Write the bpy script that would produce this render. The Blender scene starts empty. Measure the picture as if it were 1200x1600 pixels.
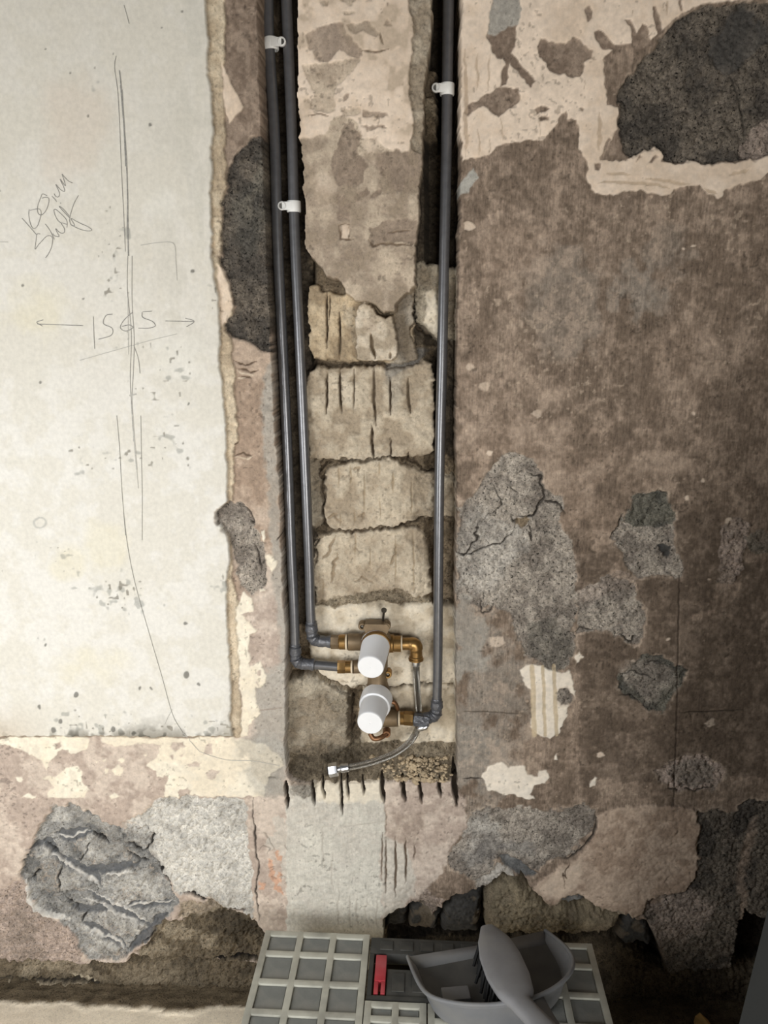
import bpy, bmesh, math, random
import numpy as np
from mathutils import Vector, Matrix

# ------------------------------------------------------------------ camera, light, exposure
C = bpy.context.scene.collection
CAM = Vector((0.0, -1.15, 1.22)); PITCH = math.radians(14.0); YAW = math.radians(1.9); F = 1202.0
cd = bpy.data.cameras.new('camera'); cam = bpy.data.objects.new('camera', cd); C.objects.link(cam)
cd.sensor_fit = 'VERTICAL'; cd.sensor_height = 36.0; cd.lens = F / 1600 * 36.0; cd.clip_start = 0.01
cam.location = CAM; cam.rotation_euler = (math.pi / 2 - PITCH, 0, YAW)
bpy.context.scene.camera = cam
sc = bpy.context.scene
sc.view_settings.view_transform = 'Standard'; sc.view_settings.look = 'None'
sc.view_settings.gamma = 1.0; sc.view_settings.use_curve_mapping = False
sc.view_settings.exposure = 0.0
w = bpy.data.worlds.new('world'); sc.world = w; w.use_nodes = True
w.node_tree.nodes['Background'].inputs[0].default_value = (0.86, 0.93, 1.0, 1)
w.node_tree.nodes['Background'].inputs[1].default_value = 0.05

def area(name, loc, target, sx, sy, power, color):
    l = bpy.data.lights.new(name, 'AREA'); l.shape = 'RECTANGLE'; l.size = sx; l.size_y = sy
    l.energy = power; l.color = color
    o = bpy.data.objects.new(name, l); C.objects.link(o); o.location = loc
    o.rotation_euler = (Vector(target) - Vector(loc)).to_track_quat('-Z', 'Y').to_euler()
    return o
area('doorway_daylight', (0.60, -2.2, 0.72), (0.0, 0, 0.55), 1.05, 0.95, 42.0, (1.0, 0.985, 0.96))
area('left_fill', (-1.10, -1.25, 0.95), (-0.45, 0, 0.45), 0.70, 0.80, 16.5, (0.97, 0.985, 1.0))  # unseen fill added to brighten the left of the wall

# ------------------------------------------------------------------ pixel <-> wall
Rm = cam.rotation_euler.to_matrix()
Rn = np.array(Rm)
def ray(px, py):
    return Rm @ Vector(((px - 600) / F, -(py - 800) / F, -1.0))
def on_wall(px, py, d=0.0):                # point on the plane y = d
    r = ray(px, py); return CAM + r * ((d - CAM.y) / r.y)
def on_level(px, py, z):                   # point on the plane z = const
    r = ray(px, py); return CAM + r * ((z - CAM.z) / r.z)
def Z(x0, y0, s, pts):
    return [(x0 + a / s, y0 + b / s) for a, b in pts]

def lin(c):
    c = np.array(c, float) / 255.0
    return np.where(c <= 0.04045, c / 12.92, ((c + 0.055) / 1.055) ** 2.4)

# ------------------------------------------------------------------ helpers
def tag(o, label=None, cat=None, group=None, kind=None):
    if label: o['label'] = label
    if cat: o['category'] = cat
    if group: o['group'] = group
    if kind: o['kind'] = kind
    return o
def empty(name, loc, label, cat, group=None, rz=0.0):
    o = bpy.data.objects.new(name, None); C.objects.link(o); o.location = loc
    o.rotation_euler = (0, 0, rz); o.empty_display_size = 0.05
    bpy.context.view_layer.update()
    return tag(o, label, cat, group)
def link(name, bm, mat, parent=None, smooth=True, world=True):
    me = bpy.data.meshes.new(name); bmesh.ops.recalc_face_normals(bm, faces=bm.faces); bm.to_mesh(me); bm.free()
    if smooth:
        me.shade_smooth()
        me.set_sharp_from_angle(angle=math.radians(38))
    me.materials.append(mat)
    o = bpy.data.objects.new(name, me); C.objects.link(o)
    if parent:
        o.parent = parent
        if world:
            bpy.context.view_layer.update(); o.matrix_parent_inverse = parent.matrix_world.inverted()
    return o
def frame_of(t):
    t = t.normalized(); a = Vector((0, 0, 1)) if abs(t.z) < 0.9 else Vector((1, 0, 0))
    u = t.cross(a).normalized(); return u, t.cross(u).normalized()
def tube(bm, pts, r, n=16, cap=True):
    pts = [Vector(p) for p in pts]; rs = r if isinstance(r, (list, tuple)) else [r] * len(pts)
    rings = []; u = None
    for i, p in enumerate(pts):
        t = (pts[min(i + 1, len(pts) - 1)] - pts[max(i - 1, 0)]).normalized()
        if u is None: u, v = frame_of(t)
        else:
            u = (u - t * u.dot(t)).normalized(); v = t.cross(u)
        rings.append([bm.verts.new(p + (u * math.cos(2 * math.pi * k / n) + v * math.sin(2 * math.pi * k / n)) * rs[i]) for k in range(n)])
    for a, b in zip(rings, rings[1:]):
        for k in range(n): bm.faces.new((a[k], a[(k + 1) % n], b[(k + 1) % n], b[k]))
    if cap:
        bm.faces.new(rings[0][::-1]); bm.faces.new(rings[-1])
def lathe(bm, p0, p1, prof, n=32):
    """prof: (t, r) with t along p0->p1 in 0..1"""
    p0 = Vector(p0); p1 = Vector(p1); u, v = frame_of(p1 - p0); rings = []
    for t, r in prof:
        c = p0.lerp(p1, t)
        if r <= 1e-6: rings.append([bm.verts.new(c)])
        else: rings.append([bm.verts.new(c + (u * math.cos(2 * math.pi * k / n) + v * math.sin(2 * math.pi * k / n)) * r) for k in range(n)])
    for a, b in zip(rings, rings[1:]):
        for k in range(n):
            k2 = (k + 1) % n
            if len(a) == 1 and len(b) == 1: continue
            if len(a) == 1: bm.faces.new((a[0], b[k2], b[k]))
            elif len(b) == 1: bm.faces.new((a[k], a[k2], b[0]))
            else: bm.faces.new((a[k], a[k2], b[k2], b[k]))
    if len(rings[0]) > 1: bm.faces.new(rings[0][::-1])
    if len(rings[-1]) > 1: bm.faces.new(rings[-1])
def box(bm, x0, x1, y0, y1, z0, z1, M=None, bev=0.0):
    r = bmesh.ops.create_cube(bm, size=1.0)
    vs = r['verts']
    for v in vs:
        v.co = Vector((x0 + (v.co.x + .5) * (x1 - x0), y0 + (v.co.y + .5) * (y1 - y0), z0 + (v.co.z + .5) * (z1 - z0)))
    if bev:
        es = list({e for v in vs for e in v.link_edges})
        r2 = bmesh.ops.bevel(bm, geom=es, offset=bev, segments=2, affect='EDGES', profile=0.6)
        vs = list({v for f in r2['faces'] for v in f.verts} | {v for v in vs if v.is_valid})
    if M is not None:
        for v in vs: v.co = M @ v.co
    return vs
def smooth_path(pts, n=8):
    """Catmull-Rom through 3D points"""
    P = [Vector(p) for p in pts]; P = [P[0] * 2 - P[1]] + P + [P[-1] * 2 - P[-2]]; out = []
    for i in range(1, len(P) - 2):
        a, b, c, d = P[i - 1:i + 3]
        for k in range(n):
            t = k / n
            out.append(0.5 * ((2 * b) + (c - a) * t + (2 * a - 5 * b + 4 * c - d) * t * t + (3 * b - a - 3 * c + d) * t ** 3))
    out.append(P[-2]); return out

# ------------------------------------------------------------------ materials
def mat(name, color, rough=0.6, metal=0.0, var=0.12, scale=60.0, bump=0.1, bscale=200.0, dust=None, spec=0.5):
    m = bpy.data.materials.new(name); m.use_nodes = True; N = m.node_tree.nodes; L = m.node_tree.links
    b = N['Principled BSDF']; b.inputs['Roughness'].default_value = rough; b.inputs['Metallic'].default_value = metal
    b.inputs['Specular IOR Level'].default_value = spec
    c = lin(color); tc = N.new('ShaderNodeTexCoord')
    n = N.new('ShaderNodeTexNoise'); n.inputs['Scale'].default_value = scale; n.inputs['Detail'].default_value = 6
    L.new(tc.outputs['Object'], n.inputs['Vector'])
    r = N.new('ShaderNodeValToRGB'); L.new(n.outputs['Fac'], r.inputs[0])
    e = r.color_ramp.elements; e[0].position = .3; e[1].position = .7
    e[0].color = (*(c * (1 - var)), 1); e[1].color = (*np.minimum(c * (1 + var), 1), 1)
    out = r.outputs[0]
    if dust is not None:
        n3 = N.new('ShaderNodeTexNoise'); n3.inputs['Scale'].default_value = scale * .45; n3.inputs['Detail'].default_value = 8
        L.new(tc.outputs['Object'], n3.inputs['Vector'])
        r3 = N.new('ShaderNodeValToRGB'); L.new(n3.outputs['Fac'], r3.inputs[0])
        r3.color_ramp.elements[0].position = .45; r3.color_ramp.elements[1].position = .75
        mx = N.new('ShaderNodeMix'); mx.data_type = 'RGBA'; L.new(r3.outputs[0], mx.inputs[0])
        L.new(out, mx.inputs[6]); mx.inputs[7].default_value = (*lin(dust), 1); out = mx.outputs[2]
    L.new(out, b.inputs['Base Color'])
    if bump:
        n2 = N.new('ShaderNodeTexNoise'); n2.inputs['Scale'].default_value = bscale; n2.inputs['Detail'].default_value = 5
        L.new(tc.outputs['Object'], n2.inputs['Vector'])
        bp = N.new('ShaderNodeBump'); bp.inputs['Strength'].default_value = bump; bp.inputs['Distance'].default_value = .002
        L.new(n2.outputs['Fac'], bp.inputs['Height']); L.new(bp.outputs[0], b.inputs['Normal'])
    return m

def wall_material():
    m = bpy.data.materials.new('old_plaster'); m.use_nodes = True; N = m.node_tree.nodes; L = m.node_tree.links
    b = N['Principled BSDF']; b.inputs['Roughness'].default_value = .92; b.inputs['Specular IOR Level'].default_value = .15
    col = N.new('ShaderNodeAttribute'); col.attribute_name = 'col'
    aux = N.new('ShaderNodeAttribute'); aux.attribute_name = 'aux'
    sep = N.new('ShaderNodeSeparateColor'); L.new(aux.outputs['Color'], sep.inputs[0])
    tc = N.new('ShaderNodeTexCoord')
    def noise(scale, detail, sx=1, sy=1, sz=1, rough=.6):
        mp = N.new('ShaderNodeMapping'); mp.inputs['Scale'].default_value = (sx, sy, sz)
        L.new(tc.outputs['Object'], mp.inputs[0])
        n = N.new('ShaderNodeTexNoise'); n.inputs['Scale'].default_value = scale; n.inputs['Detail'].default_value = detail
        n.inputs['Roughness'].default_value = rough
        L.new(mp.outputs[0], n.inputs['Vector']); return n.outputs['Fac']
    def ramp(fac, p0, v0, p1, v1):
        r = N.new('ShaderNodeMapRange'); r.inputs['From Min'].default_value = p0; r.inputs['From Max'].default_value = p1
        r.inputs['To Min'].default_value = v0; r.inputs['To Max'].default_value = v1; L.new(fac, r.inputs['Value']); return r.outputs[0]
    def math_(op, a, bb):
        n = N.new('ShaderNodeMath'); n.operation = op
        for i, x in enumerate((a, bb)):
            if isinstance(x, float): n.inputs[i].default_value = x
            else: L.new(x, n.inputs[i])
        return n.outputs[0]
    streak = ramp(noise(1.0, 6, 240, 60, 26), .34, -.24, .66, .24)
    streak2 = ramp(noise(1.0, 5, 380, 120, 110), .36, -.22, .66, .26)
    grain = ramp(noise(380, 5, rough=.7), .32, -.5, .68, .5)
    speck = ramp(noise(290, 3, rough=.5), .33, -.8, .42, 0.0)
    base = ramp(noise(160, 6), .3, -.07, .7, .07)
    f = math_('ADD', base, 1.0)
    f = math_('ADD', f, math_('MULTIPLY', sep.outputs[0], math_('ADD', streak, streak2)))
    g = math_('ADD', 1.0, math_('MULTIPLY', sep.outputs[1], math_('ADD', grain, speck)))
    f = math_('MAXIMUM', math_('MULTIPLY', f, g), 0.06)
    vm = N.new('ShaderNodeVectorMath'); vm.operation = 'SCALE'; L.new(col.outputs['Color'], vm.inputs[0]); L.new(f, vm.inputs['Scale'])
    L.new(vm.outputs[0], b.inputs['Base Color'])
    hgt = math_('ADD', math_('MULTIPLY', noise(330, 4), math_('ADD', .05, sep.outputs[1])), math_('MULTIPLY', noise(900, 3), .05))
    bp = N.new('ShaderNodeBump'); bp.inputs['Strength'].default_value = .7; bp.inputs['Distance'].default_value = .0022
    L.new(hgt, bp.inputs['Height']); L.new(bp.outputs[0], b.inputs['Normal'])
    return m
WALL = wall_material()
M_pipe = mat('dark_grey_pipe', (104, 104, 106), rough=.31, metal=.5, var=.12, scale=120, bump=.02, spec=.9)
M_solder = mat('taped_joint', (90, 91, 95), rough=.3, metal=.3, var=.25, scale=150, bump=1.0, bscale=160, spec=.7)
M_clip = mat('white_clip_plastic', (226, 226, 222), rough=.45, var=.03)
M_screw = mat('steel_screw', (120, 118, 112), rough=.4, metal=.9)
M_cap = mat('white_cap_plastic', (232, 233, 234), rough=.42, var=.02, bump=.02)
M_capgrey = mat('translucent_cap_collar', (214, 217, 216), rough=.4, var=.03, bump=.02)
M_brass = mat('brass', (152, 120, 74), rough=.34, metal=.8, var=.18, scale=70, bump=.08)
M_brassdull = mat('dull_cast_brass', (122, 104, 80), rough=.5, metal=.5, var=.15, scale=90, bump=.15)
M_copper = mat('copper', (132, 96, 68), rough=.45, metal=.7, var=.2)
M_tape = mat('white_thread_tape', (208, 192, 166), rough=.7, var=.05)
M_chrome = mat('chrome', (225, 226, 228), rough=.3, metal=1.0, var=.04, bump=.02)
M_dark = mat('black_bore', (26, 25, 24), rough=.9)
M_frame = mat('pale_grey_plastic', (190, 189, 176), rough=.7, var=.10, scale=45, bump=.12, dust=(150, 148, 138))
M_pad = mat('grey_rubber_pad', (126, 128, 124), rough=.85, var=.12, scale=40, bump=.2, dust=(140, 138, 130))
M_darkplast = mat('charcoal_plastic', (58, 58, 55), rough=.75, var=.12, scale=60, bump=.12, dust=(82, 80, 74))
M_red = mat('red_latch_plastic', (176, 52, 62), rough=.5, var=.1, dust=(188, 96, 100))
M_pan = mat('grey_pan_plastic', (122, 123, 125), rough=.62, var=.08, scale=40, bump=.06, dust=(134, 133, 130))
M_pandark = mat('dusty_shaded_pan_floor', (84, 84, 83), rough=.8, var=.15, scale=30, dust=(104, 102, 98))  # dust, plus the shade inside the pan put into a darker colour
M_brush = mat('grey_brush_plastic', (138, 138, 140), rough=.6, var=.07, scale=40, bump=.05, dust=(146, 145, 143))
M_bristle = mat('black_bristles', (28, 28, 28), rough=.8)
M_upright = mat('plain_grey_upright', (38, 41, 42), rough=.8, var=.07, scale=30)
M_wood = mat('yellow_pine', (224, 182, 112), rough=.8, var=.2, scale=50)
M_pencil = mat('pencil_graphite', (134, 132, 126), rough=.7, var=.3, scale=300, bump=0)
M_pencil_faint = mat('faint_pencil_graphite', (176, 173, 165), rough=.8, var=.12, scale=300, bump=0)

def braid_mat():
    m = mat('steel_braid', (176, 172, 164), rough=.24, metal=1.0, var=.15, scale=300, bump=0)
    N = m.node_tree.nodes; L = m.node_tree.links; b = N['Principled BSDF']
    uv = N.new('ShaderNodeUVMap'); hs = []
    for sgn in (1, -1):
        mp = N.new('ShaderNodeMapping'); mp.inputs['Rotation'].default_value = (0, 0, sgn * .8); L.new(uv.outputs[0], mp.inputs[0])
        wv = N.new('ShaderNodeTexWave'); wv.inputs['Scale'].default_value = 5.0; L.new(mp.outputs[0], wv.inputs[0]); hs.append(wv.outputs['Fac'])
    mn = N.new('ShaderNodeMath'); mn.operation = 'MINIMUM'; L.new(hs[0], mn.inputs[0]); L.new(hs[1], mn.inputs[1])
    bp = N.new('ShaderNodeBump'); bp.inputs['Strength'].default_value = .8; bp.inputs['Distance'].default_value = .0012
    L.new(mn.outputs[0], bp.inputs['Height']); L.new(bp.outputs[0], b.inputs['Normal'])
    return m
M_braid = braid_mat()

# ------------------------------------------------------------------ the wall as a relief
rng = np.random.default_rng(7)
STEP = 0.0014
gx = np.concatenate([np.linspace(-1.25, -.76, 16)[:-1], np.arange(-.76, .735, STEP), np.linspace(.735, .80, 6)])
gz = np.concatenate([np.arange(-.004, 1.66, STEP), np.linspace(1.66, 2.3, 20)[1:]])
nx, nz = len(gx), len(gz)
X, ZZ = np.meshgrid(gx, gz); X = X.ravel().astype(np.float64); ZZ = ZZ.ravel().astype(np.float64); NV = X.size
def project(d):
    P = np.stack([X - CAM.x, np.full(NV, d - CAM.y), ZZ - CAM.z], 1) @ Rn
    return (600 + F * P[:, 0] / -P[:, 2]).astype(np.float32), (800 - F * P[:, 1] / -P[:, 2]).astype(np.float32)
TAB = rng.random((256, 256)).astype(np.float32) * 2 - 1
def vnoise(x, y):
    xi = np.floor(x).astype(np.int32); yi = np.floor(y).astype(np.int32)
    fx = (x - xi).astype(np.float32); fy = (y - yi).astype(np.float32)
    fx = fx * fx * (3 - 2 * fx); fy = fy * fy * (3 - 2 * fy)
    x0 = xi & 255; x1 = (xi + 1) & 255; y0 = yi & 255; y1 = (yi + 1) & 255
    a = TAB[x0, y0]; b = TAB[x1, y0]; c = TAB[x0, y1]; d = TAB[x1, y1]
    return (a + (b - a) * fx) * (1 - fy) + (c + (d - c) * fx) * fy
def fbm(size, oct=4, seed=0, sx=1.0, sz=1.0, gain=.5):
    o = np.zeros(NV, np.float32); amp = 1.0; tot = 0; s = 1.0 / size
    for k in range(oct):
        o += amp * vnoise(X * s * sx + 17.3 * seed + 5.1 * k, ZZ * s * sz + 9.7 * seed + 3.3 * k); tot += amp ** 2; amp *= gain; s *= 2.03
    return o / math.sqrt(tot) * 1.6
PX0, PY0 = project(0.0); PX1, PY1 = project(0.045)
nA = fbm(.22, 4, 1); nB = fbm(.06, 4, 2); nC = fbm(.018, 3, 3); nD = fbm(.0065, 2, 4, gain=.7); nE = fbm(.0042, 2, 5)
nV = fbm(.10, 4, 6, sx=7, sz=.8)                     # vertical streaks
wx1 = fbm(.035, 3, 11); wy1 = fbm(.035, 3, 12); wx2 = fbm(.010, 2, 13); wy2 = fbm(.010, 2, 14); wx3 = fbm(.0045, 1, 15); wy3 = fbm(.0045, 1, 16)

D = np.zeros(NV, np.float32)                          # depth into the wall
R = np.full(NV, .0002, np.float32)                    # relief amplitude
COL = np.zeros((NV, 3), np.float32); STR = np.zeros(NV, np.float32); GRT = np.zeros(NV, np.float32)
LAB = np.zeros(NV, np.int16); LABELS = {}

def seg_dist(px, py, a, b):
    vx, vy = b[0] - a[0], b[1] - a[1]; l2 = vx * vx + vy * vy + 1e-9
    t = np.clip(((px - a[0]) * vx + (py - a[1]) * vy) / l2, 0, 1)
    return np.hypot(px - a[0] - t * vx, py - a[1] - t * vy), t
def region(poly, plane=0, a1=3.0, a2=1.6, feather=1.2, pad=14):
    PX, PY = (PX0, PY0) if plane == 0 else (PX1, PY1)
    xs = [p[0] for p in poly]; ys = [p[1] for p in poly]
    idx = np.nonzero((PX > min(xs) - pad) & (PX < max(xs) + pad) & (PY > min(ys) - pad) & (PY < max(ys) + pad))[0]
    px = PX[idx] + a1 * wx1[idx] + a2 * (wx2[idx] + .6 * wx3[idx]); py = PY[idx] + a1 * wy1[idx] + a2 * (wy2[idx] + .6 * wy3[idx])
    dmin = np.full(idx.size, 1e9, np.float32); inside = np.zeros(idx.size, bool)
    for a, b in zip(poly, poly[1:] + poly[:1]):
        d, _ = seg_dist(px, py, a, b); dmin = np.minimum(dmin, d)
        if a[1] != b[1]:
            c = (a[1] > py) != (b[1] > py)
            inside ^= c & (px < (b[0] - a[0]) * (py - a[1]) / (b[1] - a[1]) + a[0])
    sd = np.where(inside, dmin, -dmin)
    m = np.clip(.5 + sd / (2 * feather), 0, 1); m = m * m * (3 - 2 * m)
    return idx, m.astype(np.float32), sd

# surface styles: colour A, colour B (mottled by noise), streak, grit, relief in metres
STY = {
    'panel': ((214, 210, 199), (220, 217, 209), .03, .02, .00004),
    'brown':   ((120, 105, 91), (137, 121, 106), .8, .22, .0003),
    'brownflat': ((126, 110, 96), (142, 126, 111), .25, .25, .0003),
    'cream': ((226, 208, 188), (209, 190, 169), .05, .05, .0001),
    'creamlow': ((230, 221, 202), (222, 211, 190), .04, .04, .0001),
    'beige': ((206, 191, 166), (172, 156, 132), .1, .3, .0006),
    'pink': ((180, 164, 151), (196, 182, 168), .12, .14, .0003),
    'pinkdim': ((160, 140, 122), (176, 157, 139), .15, .22, .0005),
    'roughdark': ((104, 96, 86), (74, 69, 63), .0, 1.0, .0014),
    'roughgrey': ((164, 155, 143), (122, 114, 105), .0, .9, .0012),
    'roughpale': ((204, 200, 191), (166, 162, 154), .0, .45, .0022),
    'roughpink': ((170, 154, 142), (140, 127, 116), .0, .75, .0016),
    'roughgreen': ((108, 105, 95), (82, 80, 74), .0, .9, .0013),
    'slate': ((128, 127, 124), (98, 98, 97), .05, .35, .0010),
    'darkslate': ((76, 75, 73), (64, 63, 61), .05, .2, .0008),
    'mortar': ((134, 119, 98), (98, 86, 70), .0, .7, .0018),
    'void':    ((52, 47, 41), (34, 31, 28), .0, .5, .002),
    'dirt':    ((108, 97, 80), (78, 70, 58), .0, .75, .0030),
    'dirtpale': ((150, 138, 118), (118, 107, 90), .0, .75, .0026),
    'block': ((192, 179, 158), (166, 152, 132), .12, .25, .0006),
    'blocktan': ((192, 174, 146), (158, 140, 114), .2, .3, .0006),
    'blockpale': ((216, 205, 185), (198, 185, 163), .04, .12, .0003),
    'blockgrey': ((168, 158, 140), (140, 130, 114), .1, .4, .0013),
    'stone':   ((140, 128, 106), (112, 103, 86), .0, .55, .0016),
    'greywash': ((170, 167, 158), (148, 144, 135), .15, .2, .0003),
    'whitewash': ((204, 200, 188), (192, 187, 176), .2, .15, .0004),
    'strip': ((194, 178, 157), (156, 141, 124), .08, .25, .0004),
    'tongue': ((206, 193, 173), (176, 162, 142), .05, .25, .0006),
}
STY['rubblegrey'] = ((152, 150, 145), (106, 105, 102), .0, .7, .0017)
STY['creamwhite'] = ((240, 230, 214), (230, 219, 202), .03, .03, .00008)
STYL = {k: (lin(v[0]), lin(v[1]), *v[2:]) for k, v in STY.items()}
def lay(style, poly=None, depth=None, reg=None, hf=None, label=None, alpha=1.0, color=True, within=None, **kw):
    idx, m, sd = reg if reg is not None else region(poly, **kw)
    if within is not None: m = m * within[idx]
    if style:
        A, B, st, gr, ra = STYL[style]; mm = m * alpha
        if style in ('brown', 'brownflat'): t = np.clip(.5 + .3 * nB[idx] + .5 * nC[idx] + .45 * nV[idx] + .5 * nD[idx], 0, 1)[:, None]
        else: t = np.clip(.5 + .75 * nB[idx] + .6 * nC[idx] + .3 * nA[idx] + .25 * nD[idx], 0, 1)[:, None]
        c = A * (1 - t) + B * t
        COL[idx] = COL[idx] * (1 - mm[:, None]) + c * mm[:, None]
        STR[idx] += (st - STR[idx]) * mm; GRT[idx] += (gr - GRT[idx]) * mm; R[idx] += (ra - R[idx]) * mm
    if style and style.startswith('rough') and depth is not None and reg is None:
        rm = np.clip(1 - np.abs(sd + 2.2) / 2.4, 0, 1) * np.clip(.55 + .6 * nC[idx], 0, 1) * .5 * (sd < .5)
        COL[idx] = COL[idx] * (1 - rm[:, None]) + lin((188, 172, 154)) * rm[:, None]
    if depth is not None:
        h = m if hf is None else np.clip(.5 + sd / (2 * hf), 0, 1) * (1 if within is None else within[idx])
        D[idx] += (depth - D[idx]) * h
    if label is not None:
        LAB[idx[m > .5]] = label
    return idx, m, sd
def stroke(pts, width, color=None, dd=0.0, plane=0, alpha=1.0, jag=1.0, taper=True, rel=None):
    PX, PY = (PX0, PY0) if plane == 0 else (PX1, PY1)
    xs = [p[0] for p in pts]; ys = [p[1] for p in pts]; pad = width + 8
    idx = np.nonzero((PX > min(xs) - pad) & (PX < max(xs) + pad) & (PY > min(ys) - pad) & (PY < max(ys) + pad))[0]
    px = PX[idx] + jag * (1.2 * wx1[idx] + 1.2 * wx2[idx]); py = PY[idx] + jag * (1.2 * wy1[idx] + 1.2 * wy2[idx])
    best = np.full(idx.size, 1e9, np.float32); n = len(pts) - 1; tt = np.zeros(idx.size, np.float32)
    for k, (a, b) in enumerate(zip(pts, pts[1:])):
        d, t = seg_dist(px, py, a, b); u = d < best; best = np.where(u, d, best); tt = np.where(u, (k + t) / n, tt)
    wd = width * .5 * (np.clip(np.sin(np.pi * np.clip(tt, .02, .98)) * 1.6, .25, 1) if taper else 1)
    m = np.clip((wd - best) / 1.1 + .6, 0, 1) * alpha
    if color is not None:
        COL[idx] = COL[idx] * (1 - m[:, None]) + lin(color) * m[:, None]
        STR[idx] *= 1 - m; GRT[idx] *= 1 - .6 * m
    if rel is not None: R[idx] += (rel - R[idx]) * m
    D[idx] += dd * m

def everything():
    return np.arange(NV), np.ones(NV, np.float32), np.full(NV, 99.0, np.float32)
# --- ground coat: brown distemper on the right, pinkish plaster low and left
lay('brown', reg=everything())
left = np.clip((520 - PX0) / 60, 0, 1); low = np.clip((PY0 - 560 + 30 * nB) / 500, 0, 1)
lay('pinkdim', reg=(np.arange(NV), (left * np.clip((PY0 - 430 + 40 * nB) / 160, 0, 1)).astype(np.float32), np.full(NV, 9.)))
lay('brownflat', reg=(np.arange(NV), (left * np.clip((470 - PY0) / 160, 0, 1)).astype(np.float32), np.full(NV, 9.)))
lay('pink', reg=(np.arange(NV), (left * np.clip((PY0 - 820 + 50 * nB) / 140, 0, 1)).astype(np.float32), np.full(NV, 9.)))
# brown mottles and darker washes on the right
for (cx, cy, rx, ry, stl, al) in ((880, 480, 60, 90, 'greywash', .22), (1000, 470, 55, 60, 'greywash', .28), (1050, 400, 50, 40, 'greywash', .15),
        (860, 760, 170, 130, 'pinkdim', .45), (1060, 560, 60, 80, 'pinkdim', .25), (790, 400, 60, 60, 'pinkdim', .35), (770, 620, 90, 130, 'pinkdim', .22),
        (760, 1080, 70, 110, 'greywash', .35), (740, 1200, 50, 90, 'greywash', .45), (880, 1180, 90, 60, 'pinkdim', .3)):
    q = 1 - ((PX0 - cx) / rx) ** 2 - ((PY0 - cy) / ry) ** 2 + .55 * nB + .4 * nC
    lay(stl, reg=(np.arange(NV), (np.clip(q * 1.6, 0, 1) * al).astype(np.float32), q))
rs = (PX0 > 715).astype(np.float32)
q = np.clip((nB * .45 + nC * .7 + .45 * nV + .35 * nD - .75) * 3, 0, 1) * rs * np.clip((1300 - PY0) / 60, 0, 1)
lay('pinkdim', reg=(np.arange(NV), (q * .28).astype(np.float32), q))
q = np.clip((-nB * .4 - nC * .4 + .7 * nV + .3 * nD - .75) * 3, 0, 1) * rs * np.clip((1260 - PY0) / 60, 0, 1)
idx = np.nonzero(q > 0)[0]; COL[idx] *= (1 - .14 * q[idx])[:, None]
# smooth darker brown fields low on the right
for poly in (Z(700, 680, 2.4, [(475, 450), (640, 410), (640, 480), (560, 560), (490, 590)]),
             Z(700, 680, 2.4, [(860, 290), (1030, 270), (1040, 400), (1010, 500), (1030, 560), (900, 700), (1060, 640), (1120, 470), (1300, 480), (1300, 1300), (500, 1300), (490, 745), (620, 760), (720, 790), (740, 660), (710, 560), (880, 540), (860, 440)])):
    idx, m, sd = region(poly, a1=5, a2=2)
    COL[idx] *= (1 - .26 * m)[:, None]; STR[idx] *= 1 - .45 * m
for (cx, cy, r_) in ((731, 353, 9), (1085, 645, 3), (840, 648, 8), (765, 708, 5), (1097, 751, 3), (1074, 777, 4), (1140, 814, 6), (1148, 860, 9), (1147, 832, 4), (990, 910, 3), (1043, 997, 3), (990, 1035, 4), (1108, 905, 2),
                     (775, 1005, 12), (903, 1025, 8), (938, 1180, 5), (1110, 1130, 8), (868, 1183, 2), (927, 1223, 7), (1085, 385, 2), (1068, 388, 2), (735, 575, 7), (757, 605, 8)):
    poly = [(cx + r_ * math.cos(a) * (1 + .25 * math.sin(3 * a + cx)), cy + .85 * r_ * math.sin(a)) for a in np.linspace(0, 2 * math.pi, 9)[:-1]]
    lay('cream', poly, a1=1.5, a2=1.0, alpha=.55 if r_ in (8, 7, 12) else .9)
lay('greywash', Z(700, 0, 2.4, [(45, 680), (90, 635), (110, 670), (70, 720), (45, 725)]))

# --- cream skim, upper right
lay('cream', Z(700, 0, 2.4, [(40, -200), (1500, -200), (1500, -60), (1070, 0), (1000, 15), (920, 30), (870, 60), (760, 150), (700, 160), (620, 180), (580, 230), (585, 280), (590, 330), (600, 390), (635, 400), (630, 480), (600, 540), (570, 600), (570, 610),
    (600, 610), (660, 600), (720, 575), (750, 555), (780, 548), (808, 560), (800, 602), (870, 618), (900, 605), (960, 615), (1050, 620), (1100, 610), (1200, 575), (1400, 520), (1400, 600), (1200, 650), (1160, 680), (1110, 690), (1050, 715), (1020, 745), (975, 720), (950, 690), (850, 705), (800, 735), (760, 720), (660, 715), (620, 740), (550, 730), (510, 670),
    (525, 640), (520, 600), (495, 550), (500, 510), (480, 450), (445, 450), (440, 415), (420, 430), (400, 480), (345, 520), (325, 515), (230, 530), (175, 545), (155, 580), (110, 590), (50, 600)]), depth=-.0012, a1=1.8, a2=1.4)
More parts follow.
